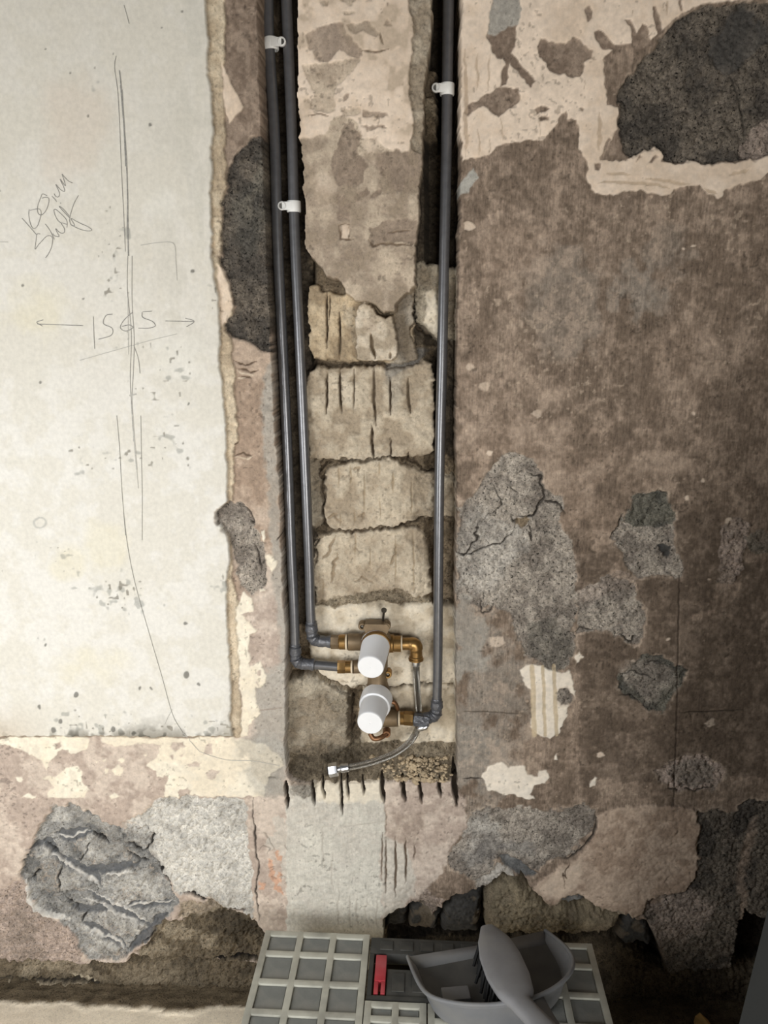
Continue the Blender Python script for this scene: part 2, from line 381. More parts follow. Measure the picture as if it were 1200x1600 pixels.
for poly in ([(330, 180), (345, 150), (400, 165), (440, 165), (465, 140), (500, 155), (545, 190), (540, 215), (515, 235), (515, 260), (495, 290), (460, 290), (440, 280), (380, 270), (370, 240), (345, 215)],
             [(160, 60), (165, 10), (180, -60), (265, -60), (270, 40), (255, 100), (250, 170), (235, 205), (195, 220), (165, 190), (150, 140)],
             [(195, 205), (240, 200), (330, 300), (312, 325), (250, 255), (228, 235), (218, 310), (195, 325), (200, 270), (215, 240)],
             [(65, 425), (80, 390), (150, 350), (190, 325), (265, 325), (275, 370), (245, 400), (210, 430), (195, 440), (150, 405), (120, 400), (80, 435)],
             [(515, 40), (530, 22), (548, 40), (545, 70), (525, 85)], [(550, 120), (570, 110), (620, 165), (665, 168), (620, 187), (580, 185), (555, 150)],
             [(660, 80), (690, 75), (708, 130), (735, 88), (750, 100), (768, 160), (700, 200), (690, 150), (685, 100)], [(765, 25), (785, 20), (805, 110), (790, 140), (775, 70)],
             [(325, 410), (350, 395), (382, 410), (335, 430)], [(340, 440), (378, 440), (376, 455), (342, 455)], [(860, 5), (870, -5), (880, 45), (868, 40)], [(492, 408), (510, 410), (503, 425)], [(545, 615), (570, 620), (565, 645), (550, 640)],
             [(570, 595), (600, 510), (608, 520), (585, 590)], [(660, 605), (668, 585), (675, 600)], [(705, 602), (722, 578), (730, 590)], [(752, 605), (775, 578), (785, 585), (765, 605)]):
    lay('brownflat', Z(700, 0, 2.4, poly), depth=.0008, a1=1.2, a2=1.2)
lay('greywash', Z(700, 0, 2.4, [(160, 60), (165, 10), (180, -60), (265, -60), (270, 40), (260, 90), (235, 100), (200, 115), (175, 135), (155, 120)]), depth=.0, a1=1.2, alpha=.75)
for (x, y0, y1, wd) in ((65, 180, 590, 10), (72, 240, 585, 6), (112, 200, 330, 8), (110, 480, 580, 5), (155, 200, 335, 5), (152, 520, 580, 4), (203, 440, 530, 4), (340, 430, 520, 3), (565, 420, 560, 14), (510, 300, 330, 3), (690, 30, 60, 5), (820, 0, 60, 6)):
    stroke(Z(700, 0, 2.4, [(x, y0), (x + 3, (y0 + y1) / 2), (x, y1)]), wd / 2.4, (176, 156, 134), .0006, alpha=.75)
for pts in ([(560, 690), (640, 685), (760, 690), (830, 705)], [(740, 670), (830, 680), (910, 692)], [(600, 655), (680, 650)], [(1060, 660), (1130, 640)], [(965, 705), (1010, 730)]):
    stroke(Z(700, 0, 2.4, pts), 5, (178, 158, 134), .0004, alpha=.7)
# --- rough exposed render, upper right
BOULD = Z(700, 0, 2.4, [(638, 440), (645, 360), (680, 290), (740, 210), (800, 150), (860, 85), (930, 38), (1050, 12), (1200, 5), (1450, 20), (1450, 430), (1200, 575), (1100, 605), (1000, 618), (900, 608), (830, 603), (803, 590), (800, 560), (780, 552), (740, 565), (700, 585), (655, 565), (640, 500)])
lay('roughdark', BOULD, depth=.006, a1=2.2, a2=2.2, hf=2.5)
lay('brownflat', Z(700, 0, 2.4, [(605, 560), (625, 500), (640, 500), (660, 575), (640, 590), (608, 580)]), a1=1, a2=1)
lay('roughpink', Z(700, 0, 2.4, [(1100, 560), (1150, 480), (1200, 440), (1300, 430), (1300, 560), (1200, 580), (1110, 605)]), a1=3, alpha=.6)
lay('darkslate', Z(700, 0, 2.4, [(990, 120), (1060, 60), (1130, 30), (1190, 60), (1195, 170), (1130, 240), (1070, 275), (1020, 230), (985, 180)]), a1=9, a2=4, feather=4, depth=.0075, alpha=.6)
stroke(Z(700, 0, 2.4, [(1065, 270), (1090, 340), (1110, 430), (1115, 520)]), 2.5, (60, 56, 50), .002)
# --- rough patches, right middle
lay('roughgrey', Z(700, 680, 2.4, [(35, 270), (80, 220), (150, 150), (200, 90), (230, 65), (290, 75), (330, 90), (350, 150), (360, 200), (400, 215), (440, 245), (450, 275), (435, 300), (430, 350), (460, 400), (475, 470), (480, 560), (490, 600), (490, 640), (480, 700), (480, 760), (470, 830), (440, 880), (400, 885), (360, 865), (300, 830), (270, 780), (240, 720), (240, 660), (180, 650), (130, 650), (40, 620), (35, 500), (40, 470)]), depth=.0028, a1=3.5, a2=2.2, hf=2.5)
lay('roughpale', Z(700, 680, 2.4, [(35, 280), (100, 240), (200, 330), (290, 340), (300, 420), (230, 560), (130, 600), (40, 600)]), a1=10, a2=3, alpha=.33, feather=10)
lay('greywash', Z(700, 680, 2.4, [(25, 650), (110, 620), (140, 680), (160, 720), (150, 800), (110, 880), (60, 960), (25, 960)]), a1=8, a2=3, alpha=.55, feather=4)
lay('roughgreen', Z(700, 680, 2.4, [(300, 700), (400, 690), (470, 740), (465, 830), (440, 875), (400, 880), (360, 862), (310, 820)]), a1=5, alpha=.55, feather=6)
lay('roughgrey', Z(700, 680, 2.4, [(610, 390), (650, 330), (680, 270), (695, 220), (740, 210), (790, 200), (820, 215), (830, 250), (855, 290), (850, 370), (860, 440), (885, 510), (870, 535), (800, 530), (720, 540), (680, 510), (650, 450), (620, 410)]), depth=.003, a1=2.5, a2=2, hf=2.5)
lay('roughgreen', Z(700, 680, 2.4, [(650, 335), (680, 270), (695, 220), (740, 210), (790, 200), (820, 215), (830, 250), (855, 290), (850, 340), (760, 350), (700, 345)]), a1=3)
lay('darkslate', Z(700, 680, 2.4, [(790, 415), (815, 410), (840, 420), (835, 460), (810, 455)]), depth=.006, a1=1.5)
lay('roughgrey', Z(700, 680, 2.4, [(490, 590), (550, 560), (600, 530), (640, 545), (700, 560), (710, 600), (740, 660), (735, 740), (710, 780), (650, 760), (590, 740), (490, 740)]), depth=.0025, a1=2.5, a2=2, hf=2.5)
lay('roughpink', Z(700, 680, 2.4, [(490, 585), (560, 560), (640, 510), (720, 545), (700, 580), (600, 600), (500, 640)]), a1=3, alpha=.4)
lay('roughgreen', Z(700, 1000, 2.4, [(630, 150), (650, 130), (700, 90), (740, 55), (800, 60), (850, 90), (905, 110), (890, 140), (850, 190), (820, 270), (760, 265), (720, 230), (660, 200), (635, 180)]), depth=.003, a1=2, a2=2, hf=2.5)
lay('roughgrey', Z(700, 1000, 2.4, [(645, 120), (760, 90), (860, 110), (830, 190), (770, 230), (690, 190)]), a1=8, feather=8, alpha=.8)
lay('roughpink', Z(700, 1000, 2.4, [(770, 480), (830, 455), (900, 432), (970, 440), (1035, 480), (1040, 515), (1000, 560), (930, 570), (860, 565), (790, 530)]), depth=.002, a1=3, a2=2)
lay('roughgreen', Z(700, 1000, 2.4, [(810, 490), (860, 460), (940, 450), (1000, 480), (1000, 530), (930, 560), (870, 555)]), a1=3, alpha=.5)
lay('roughpink', Z(700, 680, 2.4, [(1030, 350), (1090, 300), (1140, 330), (1130, 400), (1110, 440), (1115, 500), (1060, 550), (1020, 550), (1010, 460)]), a1=4, alpha=.8)
lay('roughgreen', Z(700, 680, 2.4, [(1120, 390), (1170, 350), (1240, 360), (1240, 440), (1150, 440)]), a1=4, alpha=.6)
for pts, wd in (([(290, 150), (345, 155), (360, 230), (330, 290), (300, 310), (235, 300)], 2.6), ([(360, 240), (420, 265), (445, 290)], 3.5), ([(360, 240), (325, 300), (260, 330), (235, 305)], 3.0), ([(305, 330), (320, 390), (300, 360)], 2.2),
                ([(260, 350), (190, 410), (110, 440), (40, 465)], 2.0), ([(35, 440), (65, 460), (110, 400), (110, 330)], 2.4), ([(230, 190), (265, 230)], 1.6), ([(120, 330), (200, 260), (170, 180)], 1.4), ([(610, 390), (660, 300)], 2.2),
                ([(125, 620), (140, 670), (180, 640)], 1.8), ([(480, 740), (500, 720), (560, 740)], 2), ([(640, 750), (690, 770), (715, 750)], 2), ([(800, 205), (820, 215)], 2)):
    stroke(Z(700, 680, 2.4, pts), wd, (58, 53, 48), .003, jag=1.6)
lay('mortar', Z(700, 680, 2.4, [(255, 315), (290, 315), (305, 330), (280, 345), (255, 340)]), depth=.006)
for pts in ([(640, 210), (690, 205), (720, 240)], [(650, 135), (700, 120), (770, 150)], [(740, 90), (800, 80)], [(870, 560), (930, 570), (1000, 550)], [(810, 550), (870, 565)]):
    stroke(Z(700, 1000, 2.4, pts), 1.8, (52, 48, 44), .002, jag=1.4)
# cream remnants
lay('creamwhite', Z(700, 1000, 2.4, [(270, 110), (290, 92), (330, 90), (400, 115), (430, 125), (455, 110), (465, 140), (470, 175), (485, 190), (480, 210), (440, 180), (415, 185), (410, 220), (425, 245), (450, 240), (445, 280), (430, 310), (415, 350), (380, 365), (330, 350), (310, 320), (315, 280), (320, 220), (310, 190), (285, 160)]), depth=-.0012, a1=1, a2=1)
for x, w_ in ((320, 18), (360, 12), (402, 14)):
    stroke(Z(700, 1000, 2.4, [(x - 5, 100), (x, 190), (x + 3, 355)]), w_ / 2.4, (196, 178, 148), .0004, jag=.4, alpha=.85, taper=False)
lay('roughgrey', Z(700, 1000, 2.4, [(415, 190), (440, 183), (475, 210), (455, 238), (425, 243), (410, 220)]), depth=.001, a1=1)
lay('creamwhite', Z(700, 1000, 2.4, [(125, 510), (150, 470), (200, 460), (230, 475), (270, 465), (290, 470), (295, 500), (330, 515), (345, 490), (370, 490), (378, 515), (360, 540), (325, 545), (305, 580), (325, 590), (300, 598), (250, 580), (215, 580), (165, 560), (145, 565)]), depth=-.0012, a1=1, a2=1)
for poly in ([(530, 545), (535, 525), (548, 515), (560, 520), (552, 548)], [(475, 60), (490, 42), (508, 60), (485, 85)], [(400, 435), (408, 430), (410, 448), (400, 448)]):
    lay('creamwhite', Z(700, 1000, 2.4, poly), depth=-.001, a1=1)
stroke(Z(700, 1000, 2.4, [(60, 268), (160, 270), (300, 278)]), 1.6, (70, 62, 54), .0008, jag=.3, alpha=.8)
stroke(Z(700, 1000, 2.4, [(870, 272), (950, 268), (1110, 262)]), 1.8, (62, 54, 46), .0012, jag=.3, alpha=.9)
stroke(Z(700, 1000, 2.4, [(55, 520), (125, 518)]), 2.0, (60, 54, 48), .0012, jag=.3)
stroke(Z(700, 1000, 2.4, [(940, 260), (945, 205), (980, 190), (1020, 205), (1025, 255)]), 1.2, (80, 70, 60), .0, jag=.3, alpha=.5)
stroke([(1062, 900), (1058, 1100), (1053, 1250), (1049, 1360), (1046, 1400)], 1.8, (66, 56, 48), .0012, jag=.3, alpha=.9, taper=False)

# --- lower right: pinkish skim, rough grey, hanging render
SKIM = Z(840, 1230, 3.333, [(310, 170), (330, 130), (450, 95), (600, 85), (760, 95), (830, 130), (850, 240), (840, 420), (780, 540), (640, 570), (560, 600), (540, 660), (500, 695), (440, 655), (370, 640), (280, 600), (230, 572), (150, 572), (60, 605), (0, 560), (-10, 510), (60, 450), (200, 350), (270, 290), (305, 210)])
lay('pinkdim', SKIM, depth=-.004, a1=2.5, a2=1.5, hf=2)
lay('cream', Z(840, 1230, 3.333, [(10, 520), (90, 440), (210, 360), (225, 440), (190, 520), (100, 560), (30, 555)]), a1=2, alpha=.6, feather=4)
lay('roughgrey', Z(600, 1230, 4, [(480, 330), (520, 200), (600, 130), (720, 115), (840, 130), (980, 130), (1100, 130), (1200, 110), (1260, 100), (1310, 140), (1320, 200), (1300, 270), (1250, 330), (1180, 390), (1100, 430), (1020, 460), (960, 520), (900, 510), (840, 470), (760, 440), (700, 460), (640, 560), (560, 600), (480, 540), (380, 480)]), depth=.0015, a1=4, a2=2.4, hf=3)
lay('roughpale', Z(600, 1230, 4, [(490, 230), (600, 150), (720, 210), (740, 320), (640, 330), (520, 360)]), a1=9, a2=3, feather=8, alpha=.55)
lay('slate', Z(600, 1230, 4, [(500, 420), (620, 330), (740, 330), (880, 340), (930, 420), (760, 400), (640, 470), (520, 480)]), a1=6, a2=3, feather=8, alpha=.5)
lay('roughpale', Z(600, 1230, 4, [(540, 580), (640, 560), (700, 480), (760, 490), (820, 550), (740, 560), (660, 620), (580, 640)]), a1=3, alpha=.7, depth=.004, hf=5)
lay('slate', Z(600, 1230, 4, [(725, 440), (790, 440), (850, 470), (910, 520), (960, 550), (920, 575), (870, 565), (800, 530), (750, 490)]), depth=.010, a1=1, a2=1, hf=3)
lay('roughdark', Z(840, 1230, 3.333, [(830, 130), (930, 110), (1000, 140), (1100, 80), (1300, 60), (1300, 700), (1150, 690), (1120, 670), (1085, 640), (1050, 740), (1030, 850), (1000, 940), (880, 965), (780, 985), (700, 980), (660, 920), (640, 850), (610, 770), (580, 705), (545, 660), (560, 600), (640, 570), (780, 540), (840, 420), (850, 240)]), depth=.0005, a1=2.5, a2=2, hf=3)
lay('roughpink', Z(840, 1230, 3.333, [(560, 620), (640, 580), (800, 560), (900, 600), (860, 720), (700, 800), (650, 850), (600, 720)]), a1=10, feather=12, alpha=.5)
lay('pinkdim', Z(840, 1230, 3.333, [(1060, 300), (1120, 150), (1140, 160), (1110, 330), (1080, 520), (1080, 640), (1050, 700), (1040, 560)]), a1=3, alpha=.5, feather=4)
lay('brownflat', Z(840, 1230, 3.333, [(575, 605), (620, 580), (670, 575), (640, 610), (600, 620)]), depth=.004, a1=1)
stroke(Z(840, 1230, 3.333, [(300, 130), (305, 200), (270, 280), (210, 330), (160, 365), (90, 375)]), 2.6, (66, 60, 54), .003)
stroke(Z(840, 1230, 3.333, [(165, 375), (145, 430), (150, 470), (132, 440), (140, 520)]), 2, (80, 66, 54), .001)
lay('dirtpale', Z(840, 1230, 3.333, [(0, 560), (60, 590), (150, 560), (230, 560), (330, 620), (450, 645), (520, 690), (440, 665), (330, 650), (230, 585), (150, 585), (60, 625), (0, 590)]), a1=2, feather=2, alpha=.7)
# lower recess with stones
REC = [(598, 1436), (618, 1426), (645, 1414), (665, 1410), (690, 1420), (708, 1402), (740, 1393), (762, 1388), (785, 1370), (818, 1371), (833, 1390), (850, 1407), (870, 1416), (888, 1401), (909, 1403), (924, 1410), (942, 1422), (960, 1425), (981, 1431), (993, 1440), (1014, 1442), (1023, 1461), (1032, 1485), (1038, 1506), (1050, 1524), (1074, 1526), (1104, 1521), (1140, 1512), (1149, 1485), (1155, 1452), (1164, 1422), (1176, 1431), (1200, 1437), (1300, 1437), (1300, 1700), (598, 1700)]
lay('void', REC, depth=.062, a1=1.5, a2=1.6, hf=2.0)
lay('dirt', [(890, 1480), (960, 1478), (1040, 1525), (1300, 1535), (1300, 1700), (600, 1700), (600, 1500)], depth=.03, a1=3, a2=2, hf=8, alpha=.8)
def stone(style, poly, d0, d1, label, rnd=14, plane=0, a1=1.8, a2=1.4):
    idx, m, sd = region(poly, plane=plane, a1=a1, a2=a2, feather=1.0)
    lay(style, reg=(idx, m, sd), label=label)
    t = np.clip(sd / rnd, 0, 1); t = np.sqrt(1 - (1 - t) ** 2)
    D[idx] += m * (d0 + (d1 - d0) * t + .002 * nB[idx] - D[idx])
STONES = {}
def part_label(name, lab=None):
    k = len(LABELS) + 1; LABELS[k] = (name, lab); return k
stone('stone', [(752, 1410), (775, 1381), (815, 1374), (832, 1393), (860, 1416), (900, 1428), (940, 1429), (968, 1437), (976, 1449), (970, 1463), (950, 1474), (930, 1478), (870, 1476), (760, 1476)], .05, .008, part_label('stone'), rnd=22)
stone('darkslate', [(692, 1432), (712, 1404), (740, 1395), (756, 1399), (754, 1430), (750, 1474), (690, 1474)], .055, .022, part_label('stone'), rnd=10)
stone('slate', [(876, 1416), (894, 1404), (912, 1406), (924, 1413), (909, 1421), (891, 1425)], .04, .016, part_label('stone'), rnd=8)
stone('darkslate', [(984, 1442), (1010, 1444), (1022, 1462), (1030, 1486), (1020, 1499), (1003, 1492), (984, 1497), (966, 1485), (975, 1460)], .05, .022, part_label('stone'), rnd=14)
stone('darkslate', [(640, 1434), (660, 1420), (676, 1426), (690, 1440), (684, 1474), (640, 1474)], .055, .03, part_label('stone'), rnd=8)
stone('darkslate', [(603, 1440), (625, 1432), (638, 1440), (634, 1474), (603, 1474)], .058, .04, part_label('stone'), rnd=8)
stroke(Z(600, 1230, 4, [(240, 790), (290, 835)]), 2.2, (40, 38, 36), .004)
lay('roughpink', Z(600, 1230, 4, [(30, 790), (110, 690), (200, 580), (330, 680), (390, 700), (340, 770), (300, 830), (240, 745), (140, 755), (60, 800)]), depth=.003, a1=2.5, a2=2, hf=6, alpha=.8)

# --- plaster below the chase
lay('whitewash', [(448, 1228), (602, 1222), (600, 1300), (603, 1440), (601, 1460), (600, 1700), (448, 1700)], depth=-.001, a1=1.2, a2=1.0, alpha=.95)
lay('creamlow', [(489, 1216), (600, 1214), (602, 1250), (540, 1256), (490, 1250)], a1=2, alpha=.7, feather=3)
lay('pink', [(600, 1212), (715, 1212), (725, 1290), (690, 1360), (660, 1400), (640, 1412), (600, 1440)], a1=5, a2=1.5, alpha=.9, feather=3)
lay('brownflat', [(610, 1262), (640, 1270), (665, 1260), (660, 1315), (630, 1322), (610, 1300)], a1=6, a2=2, alpha=.35, feather=6)
lay('whitewash', [(600, 1305), (640, 1325), (650, 1370), (648, 1400), (620, 1425), (600, 1436)], a1=2, alpha=.7, feather=3)
for x, y0, y1, wd in ((597, 1300, 1375, 1.6), (603, 1308, 1395, 2.2), (618, 1308, 1402, 3.2), (634, 1310, 1380, 3.2), (648, 1320, 1345, 1.6)):
    stroke([(x, y0), (x + 1, (y0 + y1) / 2), (x, y1)], wd, (96, 82, 68), .003, jag=.5)
for x, y0, y1 in ((530, 1380, 1450), (548, 1395, 1452), (560, 1400, 1450), (575, 1400, 1448), (505, 1290, 1360), (520, 1330, 1400), (590, 1400, 1450)):
    stroke([(x, y0), (x - 2, (y0 + y1) / 2), (x + 1, y1)], 2, (158, 150, 138), .0005, alpha=.55)
for (x, y, h) in ((436, 1340, 10), (422, 1352, 9), (424, 1365, 10), (438, 1372, 10), (412, 1385, 8), (432, 1382, 12), (438, 1390, 7)):
    lay(None, [(x - 4, y - h), (x + 4, y - h + 3), (x + 4, y + h), (x - 3, y + h - 4)], a1=2.2, a2=1.5)
    i_, m_, _ = region([(x - 4, y - h), (x + 4, y - h + 3), (x + 4, y + h), (x - 3, y + h - 4)], a1=2.2, a2=1.5)
    COL[i_] = COL[i_] * (1 - m_[:, None]) + lin((196, 158, 134)) * m_[:, None]
lay('whitewash', [(425, 1280), (450, 1275), (452, 1370), (440, 1375), (440, 1330), (418, 1320)], a1=5, a2=3, alpha=.6)
lay('greywash', [(400, 1050), (446, 1040), (447, 1240), (405, 1240), (395, 1150)], a1=5, a2=2, alpha=.7, feather=6)
lay('dirt', [(450, 1215), (465, 1175), (500, 1180), (505, 1210), (490, 1245), (470, 1252), (456, 1240)], a1=3, a2=2, alpha=.6, feather=4)
stroke([(410, 1216), (420, 1214), (435, 1218)], 2.5, (86, 78, 68), .0015)
stroke([(395, 1112), (440, 1106)], 1.2, (130, 112, 100), .0004, jag=.3, alpha=.7)
stroke([(530, 1293), (570, 1287), (600, 1282)], 1.4, (158, 150, 138), 0, jag=.4, alpha=.5)
for pts in ([(405, 1330), (414, 1322), (424, 1326), (420, 1336)], [(413, 1300), (422, 1310), (430, 1330)], [(445, 1318), (452, 1330)]):
    stroke(pts, 1.6, (120, 112, 102), .0008, alpha=.7)

# --- lower left: cream paint remnants on pink plaster
lay('creamlow', Z(0, 800, 2.727, [(-200, 960), (0, 958), (200, 955), (370, 950), (385, 960), (370, 1000), (310, 1030), (265, 1010), (240, 1040), (210, 1080), (200, 1100), (180, 1060), (130, 1040), (60, 1000), (30, 985), (-200, 980)]), depth=-.0006, a1=1.5, a2=1.2)
lay('creamlow', Z(0, 800, 2.727, [(430, 955), (700, 958), (1030, 962), (1120, 990), (1190, 1040), (1210, 1080), (1150, 1120), (1120, 1210), (700, 1215), (720, 1130), (690, 1125), (670, 1120), (645, 1095), (630, 1080), (665, 1050), (690, 1000), (660, 985), (620, 990), (560, 990), (500, 1000), (440, 985)]), depth=-.0006, a1=1.5, a2=1.2)
for poly in ([(720, 1000), (745, 982), (780, 978), (790, 1000), (750, 1018)], [(865, 1035), (880, 990), (905, 985), (905, 1030)], [(795, 1080), (825, 1062), (858, 1065), (850, 1092)], [(880, 1115), (895, 1095), (935, 1100), (920, 1135), (890, 1130)], [(230, 985), (260, 978), (268, 1000), (240, 1012)], [(725, 1045), (740, 1032), (735, 1058)], [(765, 1035), (780, 1028), (775, 1042)]):
    lay('pink', Z(0, 800, 2.727, poly), depth=.0, a1=1, a2=1)
for poly in ([(70, 1130), (90, 1122), (100, 1140), (80, 1148)], [(180, 1132), (250, 1125), (290, 1095), (330, 1085), (352, 1110), (350, 1150), (380, 1185), (340, 1200), (220, 1215), (235, 1170), (210, 1140)], [(445, 1100), (460, 1092), (460, 1115), (448, 1118)], [(478, 1090), (505, 1078), (525, 1100), (515, 1120), (485, 1118)], [(505, 1058), (525, 1045), (538, 1062), (520, 1075)], [(400, 1060), (415, 1058), (410, 1070)], [(615, 1035), (630, 1030), (628, 1045)], [(435, 1055), (450, 1052), (447, 1065)]):
    lay('creamlow', Z(0, 800, 2.727, poly), depth=-.0006, a1=1.2, a2=1.0)
for poly in ([(70, 45), (100, 38), (100, 58), (80, 62)], [(105, 130), (125, 112), (160, 122), (155, 135)], [(488, 130), (510, 112), (535, 128), (500, 145)], [(215, 130), (225, 95), (300, 75), (390, 90), (385, 130), (300, 140)], [(500, 0), (550, 0), (540, 35), (505, 30)], [(465, 5), (485, 8), (475, 25)], [(690, 0), (740, 0), (730, 45), (700, 40)], [(0, 95), (5, 100), (0, 115)]):
    lay('creamlow', Z(0, 1200, 2.857, poly), depth=-.0006, a1=1.2, a2=1.0)
lay('creamlow', Z(0, 1200, 2.857, [(740, 90), (760, 0), (900, -10), (1120, -10), (1130, 60), (1090, 125), (900, 130), (850, 125), (830, 95), (800, 130), (760, 125)]), depth=-.0006, a1=2, a2=1.2)
lay('pink', Z(0, 1200, 2.857, [(920, 25), (950, 2), (980, 10), (960, 50), (930, 45)]), a1=1)
lay('pink', Z(0, 1200, 2.857, [(800, 100), (845, 95), (845, 128), (810, 130)]), a1=1)
lay('greywash', [(372, 1150), (446, 1160), (446, 1245), (400, 1245), (385, 1200)], a1=6, a2=2, alpha=.5, feather=6)
# strip right of the panel
lay('beige', [(300, -60), (353, -40), (353, 0), (352, 33), (350, 60), (350, 90), (353, 233), (355, 260), (353, 290), (348, 327), (347, 367), (347, 390), (343, 400), (345, 415), (350, 425), (357, 445), (363, 475), (362, 490), (356, 503), (352, 515), (362, 527), (363, 558), (367, 583), (367, 605), (370, 627), (372, 664), (374, 682), (367, 697), (365, 730), (363, 781), (360, 840), (364, 900), (372, 935), (373, 1000), (375, 1060), (378, 1150), (300, 1150)], depth=-.004, a1=1.2, a2=1.2, alpha=.9)
lay('cream', [(346, 98), (360, 127), (370, 143), (382, 167), (370, 180), (360, 195), (357, 185), (352, 170), (349, 140)], depth=-.002, a1=1, a2=1)
lay('cream', Z(0, 400, 2.727, [(925, 40), (960, 60), (975, 120), (990, 210), (970, 280), (945, 300), (935, 180)]), depth=-.003, a1=1, a2=1, alpha=.8)
lay('roughdark', [(357, 262), (372, 240), (390, 222), (402, 214), (420, 214), (424, 556), (418, 554), (389, 536), (367, 526), (352, 517), (352, 505), (361, 490), (364, 475), (357, 445), (350, 425), (343, 400), (348, 388), (347, 367), (349, 327), (354, 290)], depth=.005, a1=2.5, a2=2, hf=2.5)
lay('roughgreen', [(365, 300), (400, 240), (412, 300), (400, 400), (370, 400)], a1=9, feather=10, alpha=.5)
for pts in ([(366, 563), (382, 572), (400, 565)], [(372, 575), (390, 580), (402, 576)], [(378, 587), (392, 590)], [(366, 693), (372, 690)], [(366, 712), (380, 706), (394, 714)]):
    stroke(pts, 2.4, (96, 80, 66), .0012)
for pts in ([(368, 577), (384, 584), (398, 584)], [(370, 588), (384, 589)], [(370, 713), (386, 716), (394, 712)]):
    stroke(pts, 1.6, (206, 190, 168), -.001)
lay('greywash', [(405, 580), (424, 560), (434, 720), (442, 880), (446, 1040), (440, 1060), (432, 960), (424, 800), (414, 690)], a1=4, a2=2, alpha=.7, feather=4)
lay('slate', [(424, 420), (432, 430), (436, 640), (430, 600), (425, 540)], a1=1, alpha=.5)
GP2 = [(343, 796), (359, 783), (381, 785), (389, 796), (396, 807), (400, 822), (407, 833), (414, 866), (420, 899), (414, 917), (396, 932), (385, 925), (374, 906), (369, 881), (361, 855), (356, 833), (343, 818)]
for poly in ([(1040, 350), (1080, 370), (1080, 420), (1050, 440), (1040, 460), (1075, 480), (1100, 510), (1065, 530), (1060, 580), (1070, 620), (1060, 660), (1110, 640), (1130, 680), (1140, 700), (1135, 730), (1110, 745), (1085, 740), (1090, 800), (1110, 860), (1070, 890), (1055, 950), (1030, 955), (1030, 800), (1020, 650), (1010, 520), (1005, 420), (1015, 380)], [(1110, 335), (1125, 330), (1130, 345), (1112, 348)], [(1125, 190), (1150, 180), (1180, 210), (1165, 260), (1145, 230)], [(1115, 75), (1130, 70), (1135, 100), (1125, 130)]):
    lay('creamlow', Z(0, 800, 2.727, poly), depth=-.0015, a1=1.3, a2=1.2)
for poly in ([(1095, 680), (1110, 675), (1112, 695), (1098, 698)], [(1030, 440), (1060, 425), (1075, 435), (1050, 460)], [(1085, 725), (1098, 720), (1100, 740)]):
    lay('pink', Z(0, 800, 2.727, poly), a1=1)

# --- lower left rubble
lay('roughpale', Z(0, 1200, 2.857, [(680, 150), (760, 130), (900, 140), (1090, 135), (1110, 200), (1100, 300), (1120, 420), (1130, 600), (1120, 680), (1080, 650), (1000, 640), (940, 580), (870, 570), (780, 560), (760, 510), (700, 430), (650, 370), (680, 300), (640, 260), (590, 260), (560, 240), (620, 220)]), depth=.004, a1=2, a2=1.8, hf=2.5)
lay('roughpink', Z(0, 1200, 2.857, [(-200, 560), (20, 545), (85, 490), (130, 600), (180, 660), (320, 720), (360, 850), (400, 880), (0, 880), (-200, 880)]), depth=.004, a1=3, a2=2, hf=5)
lay('rubblegrey', Z(0, 1200, 2.857, [(80, 480), (140, 350), (180, 260), (230, 180), (320, 180), (420, 210), (480, 240), (560, 280), (640, 260), (680, 310), (650, 370), (700, 430), (760, 550), (800, 600), (740, 680), (660, 720), (620, 800), (560, 850), (400, 870), (350, 820), (320, 740), (250, 680), (170, 650), (120, 560), (95, 500)]), depth=.010, a1=2.5, a2=2, hf=3)
lay('roughpale', Z(0, 1200, 2.857, [(220, 180), (330, 190), (480, 245), (530, 330), (480, 330), (420, 270), (330, 250), (240, 250)]), a1=3, a2=2, alpha=.55, feather=4)
for poly in ([(330, 370), (420, 320), (520, 370), (600, 430), (480, 420), (400, 450)], [(440, 490), (620, 470), (740, 560), (700, 620), (520, 600)], [(390, 660), (520, 640), (640, 730), (580, 800), (470, 720)], [(340, 740), (440, 750), (540, 830), (420, 850)], [(250, 440), (350, 480), (340, 560), (260, 580)], [(540, 290), (600, 265), (660, 290), (670, 340), (630, 390), (580, 370)], [(180, 360), (260, 430), (150, 420)], [(200, 450), (250, 460), (240, 560), (150, 530)]):
    lay('roughpale', Z(0, 1200, 2.857, poly), a1=9, a2=5, alpha=.5, feather=5, depth=.0065, hf=9)
for pts, wd in (([(180, 350), (280, 430), (400, 500), (440, 540)], 13), ([(380, 570), (500, 640), (660, 715)], 11), ([(350, 710), (450, 750), (570, 825)], 10), ([(240, 310), (300, 320), (400, 300)], 16), ([(340, 470), (480, 470), (620, 440)], 10), ([(540, 630), (680, 630), (790, 605)], 9), ([(310, 640), (400, 650), (480, 640)], 10), ([(580, 820), (680, 730), (740, 660)], 12), ([(120, 370), (200, 340), (280, 430)], 8)):
    stroke(Z(0, 1200, 2.857, pts), wd * 1.15, (96, 97, 98), .005, jag=1.4, rel=.0002, alpha=.95)
for pts, wd in (([(170, 360), (270, 435), (380, 510), (430, 545)], 4), ([(390, 560), (560, 640), (650, 700)], 4), ([(340, 585), (500, 660), (655, 725)], 3), ([(100, 500), (130, 600), (180, 655), (300, 690)], 6), ([(230, 315), (300, 330), (395, 300)], 3), ([(440, 500), (600, 475)], 3), ([(360, 730), (480, 770), (565, 830)], 4), ([(540, 640), (780, 612)], 2.5)):
    stroke(Z(0, 1200, 2.857, pts), wd, (204, 200, 192), -.0025, jag=1.6, rel=.0012, alpha=.85)
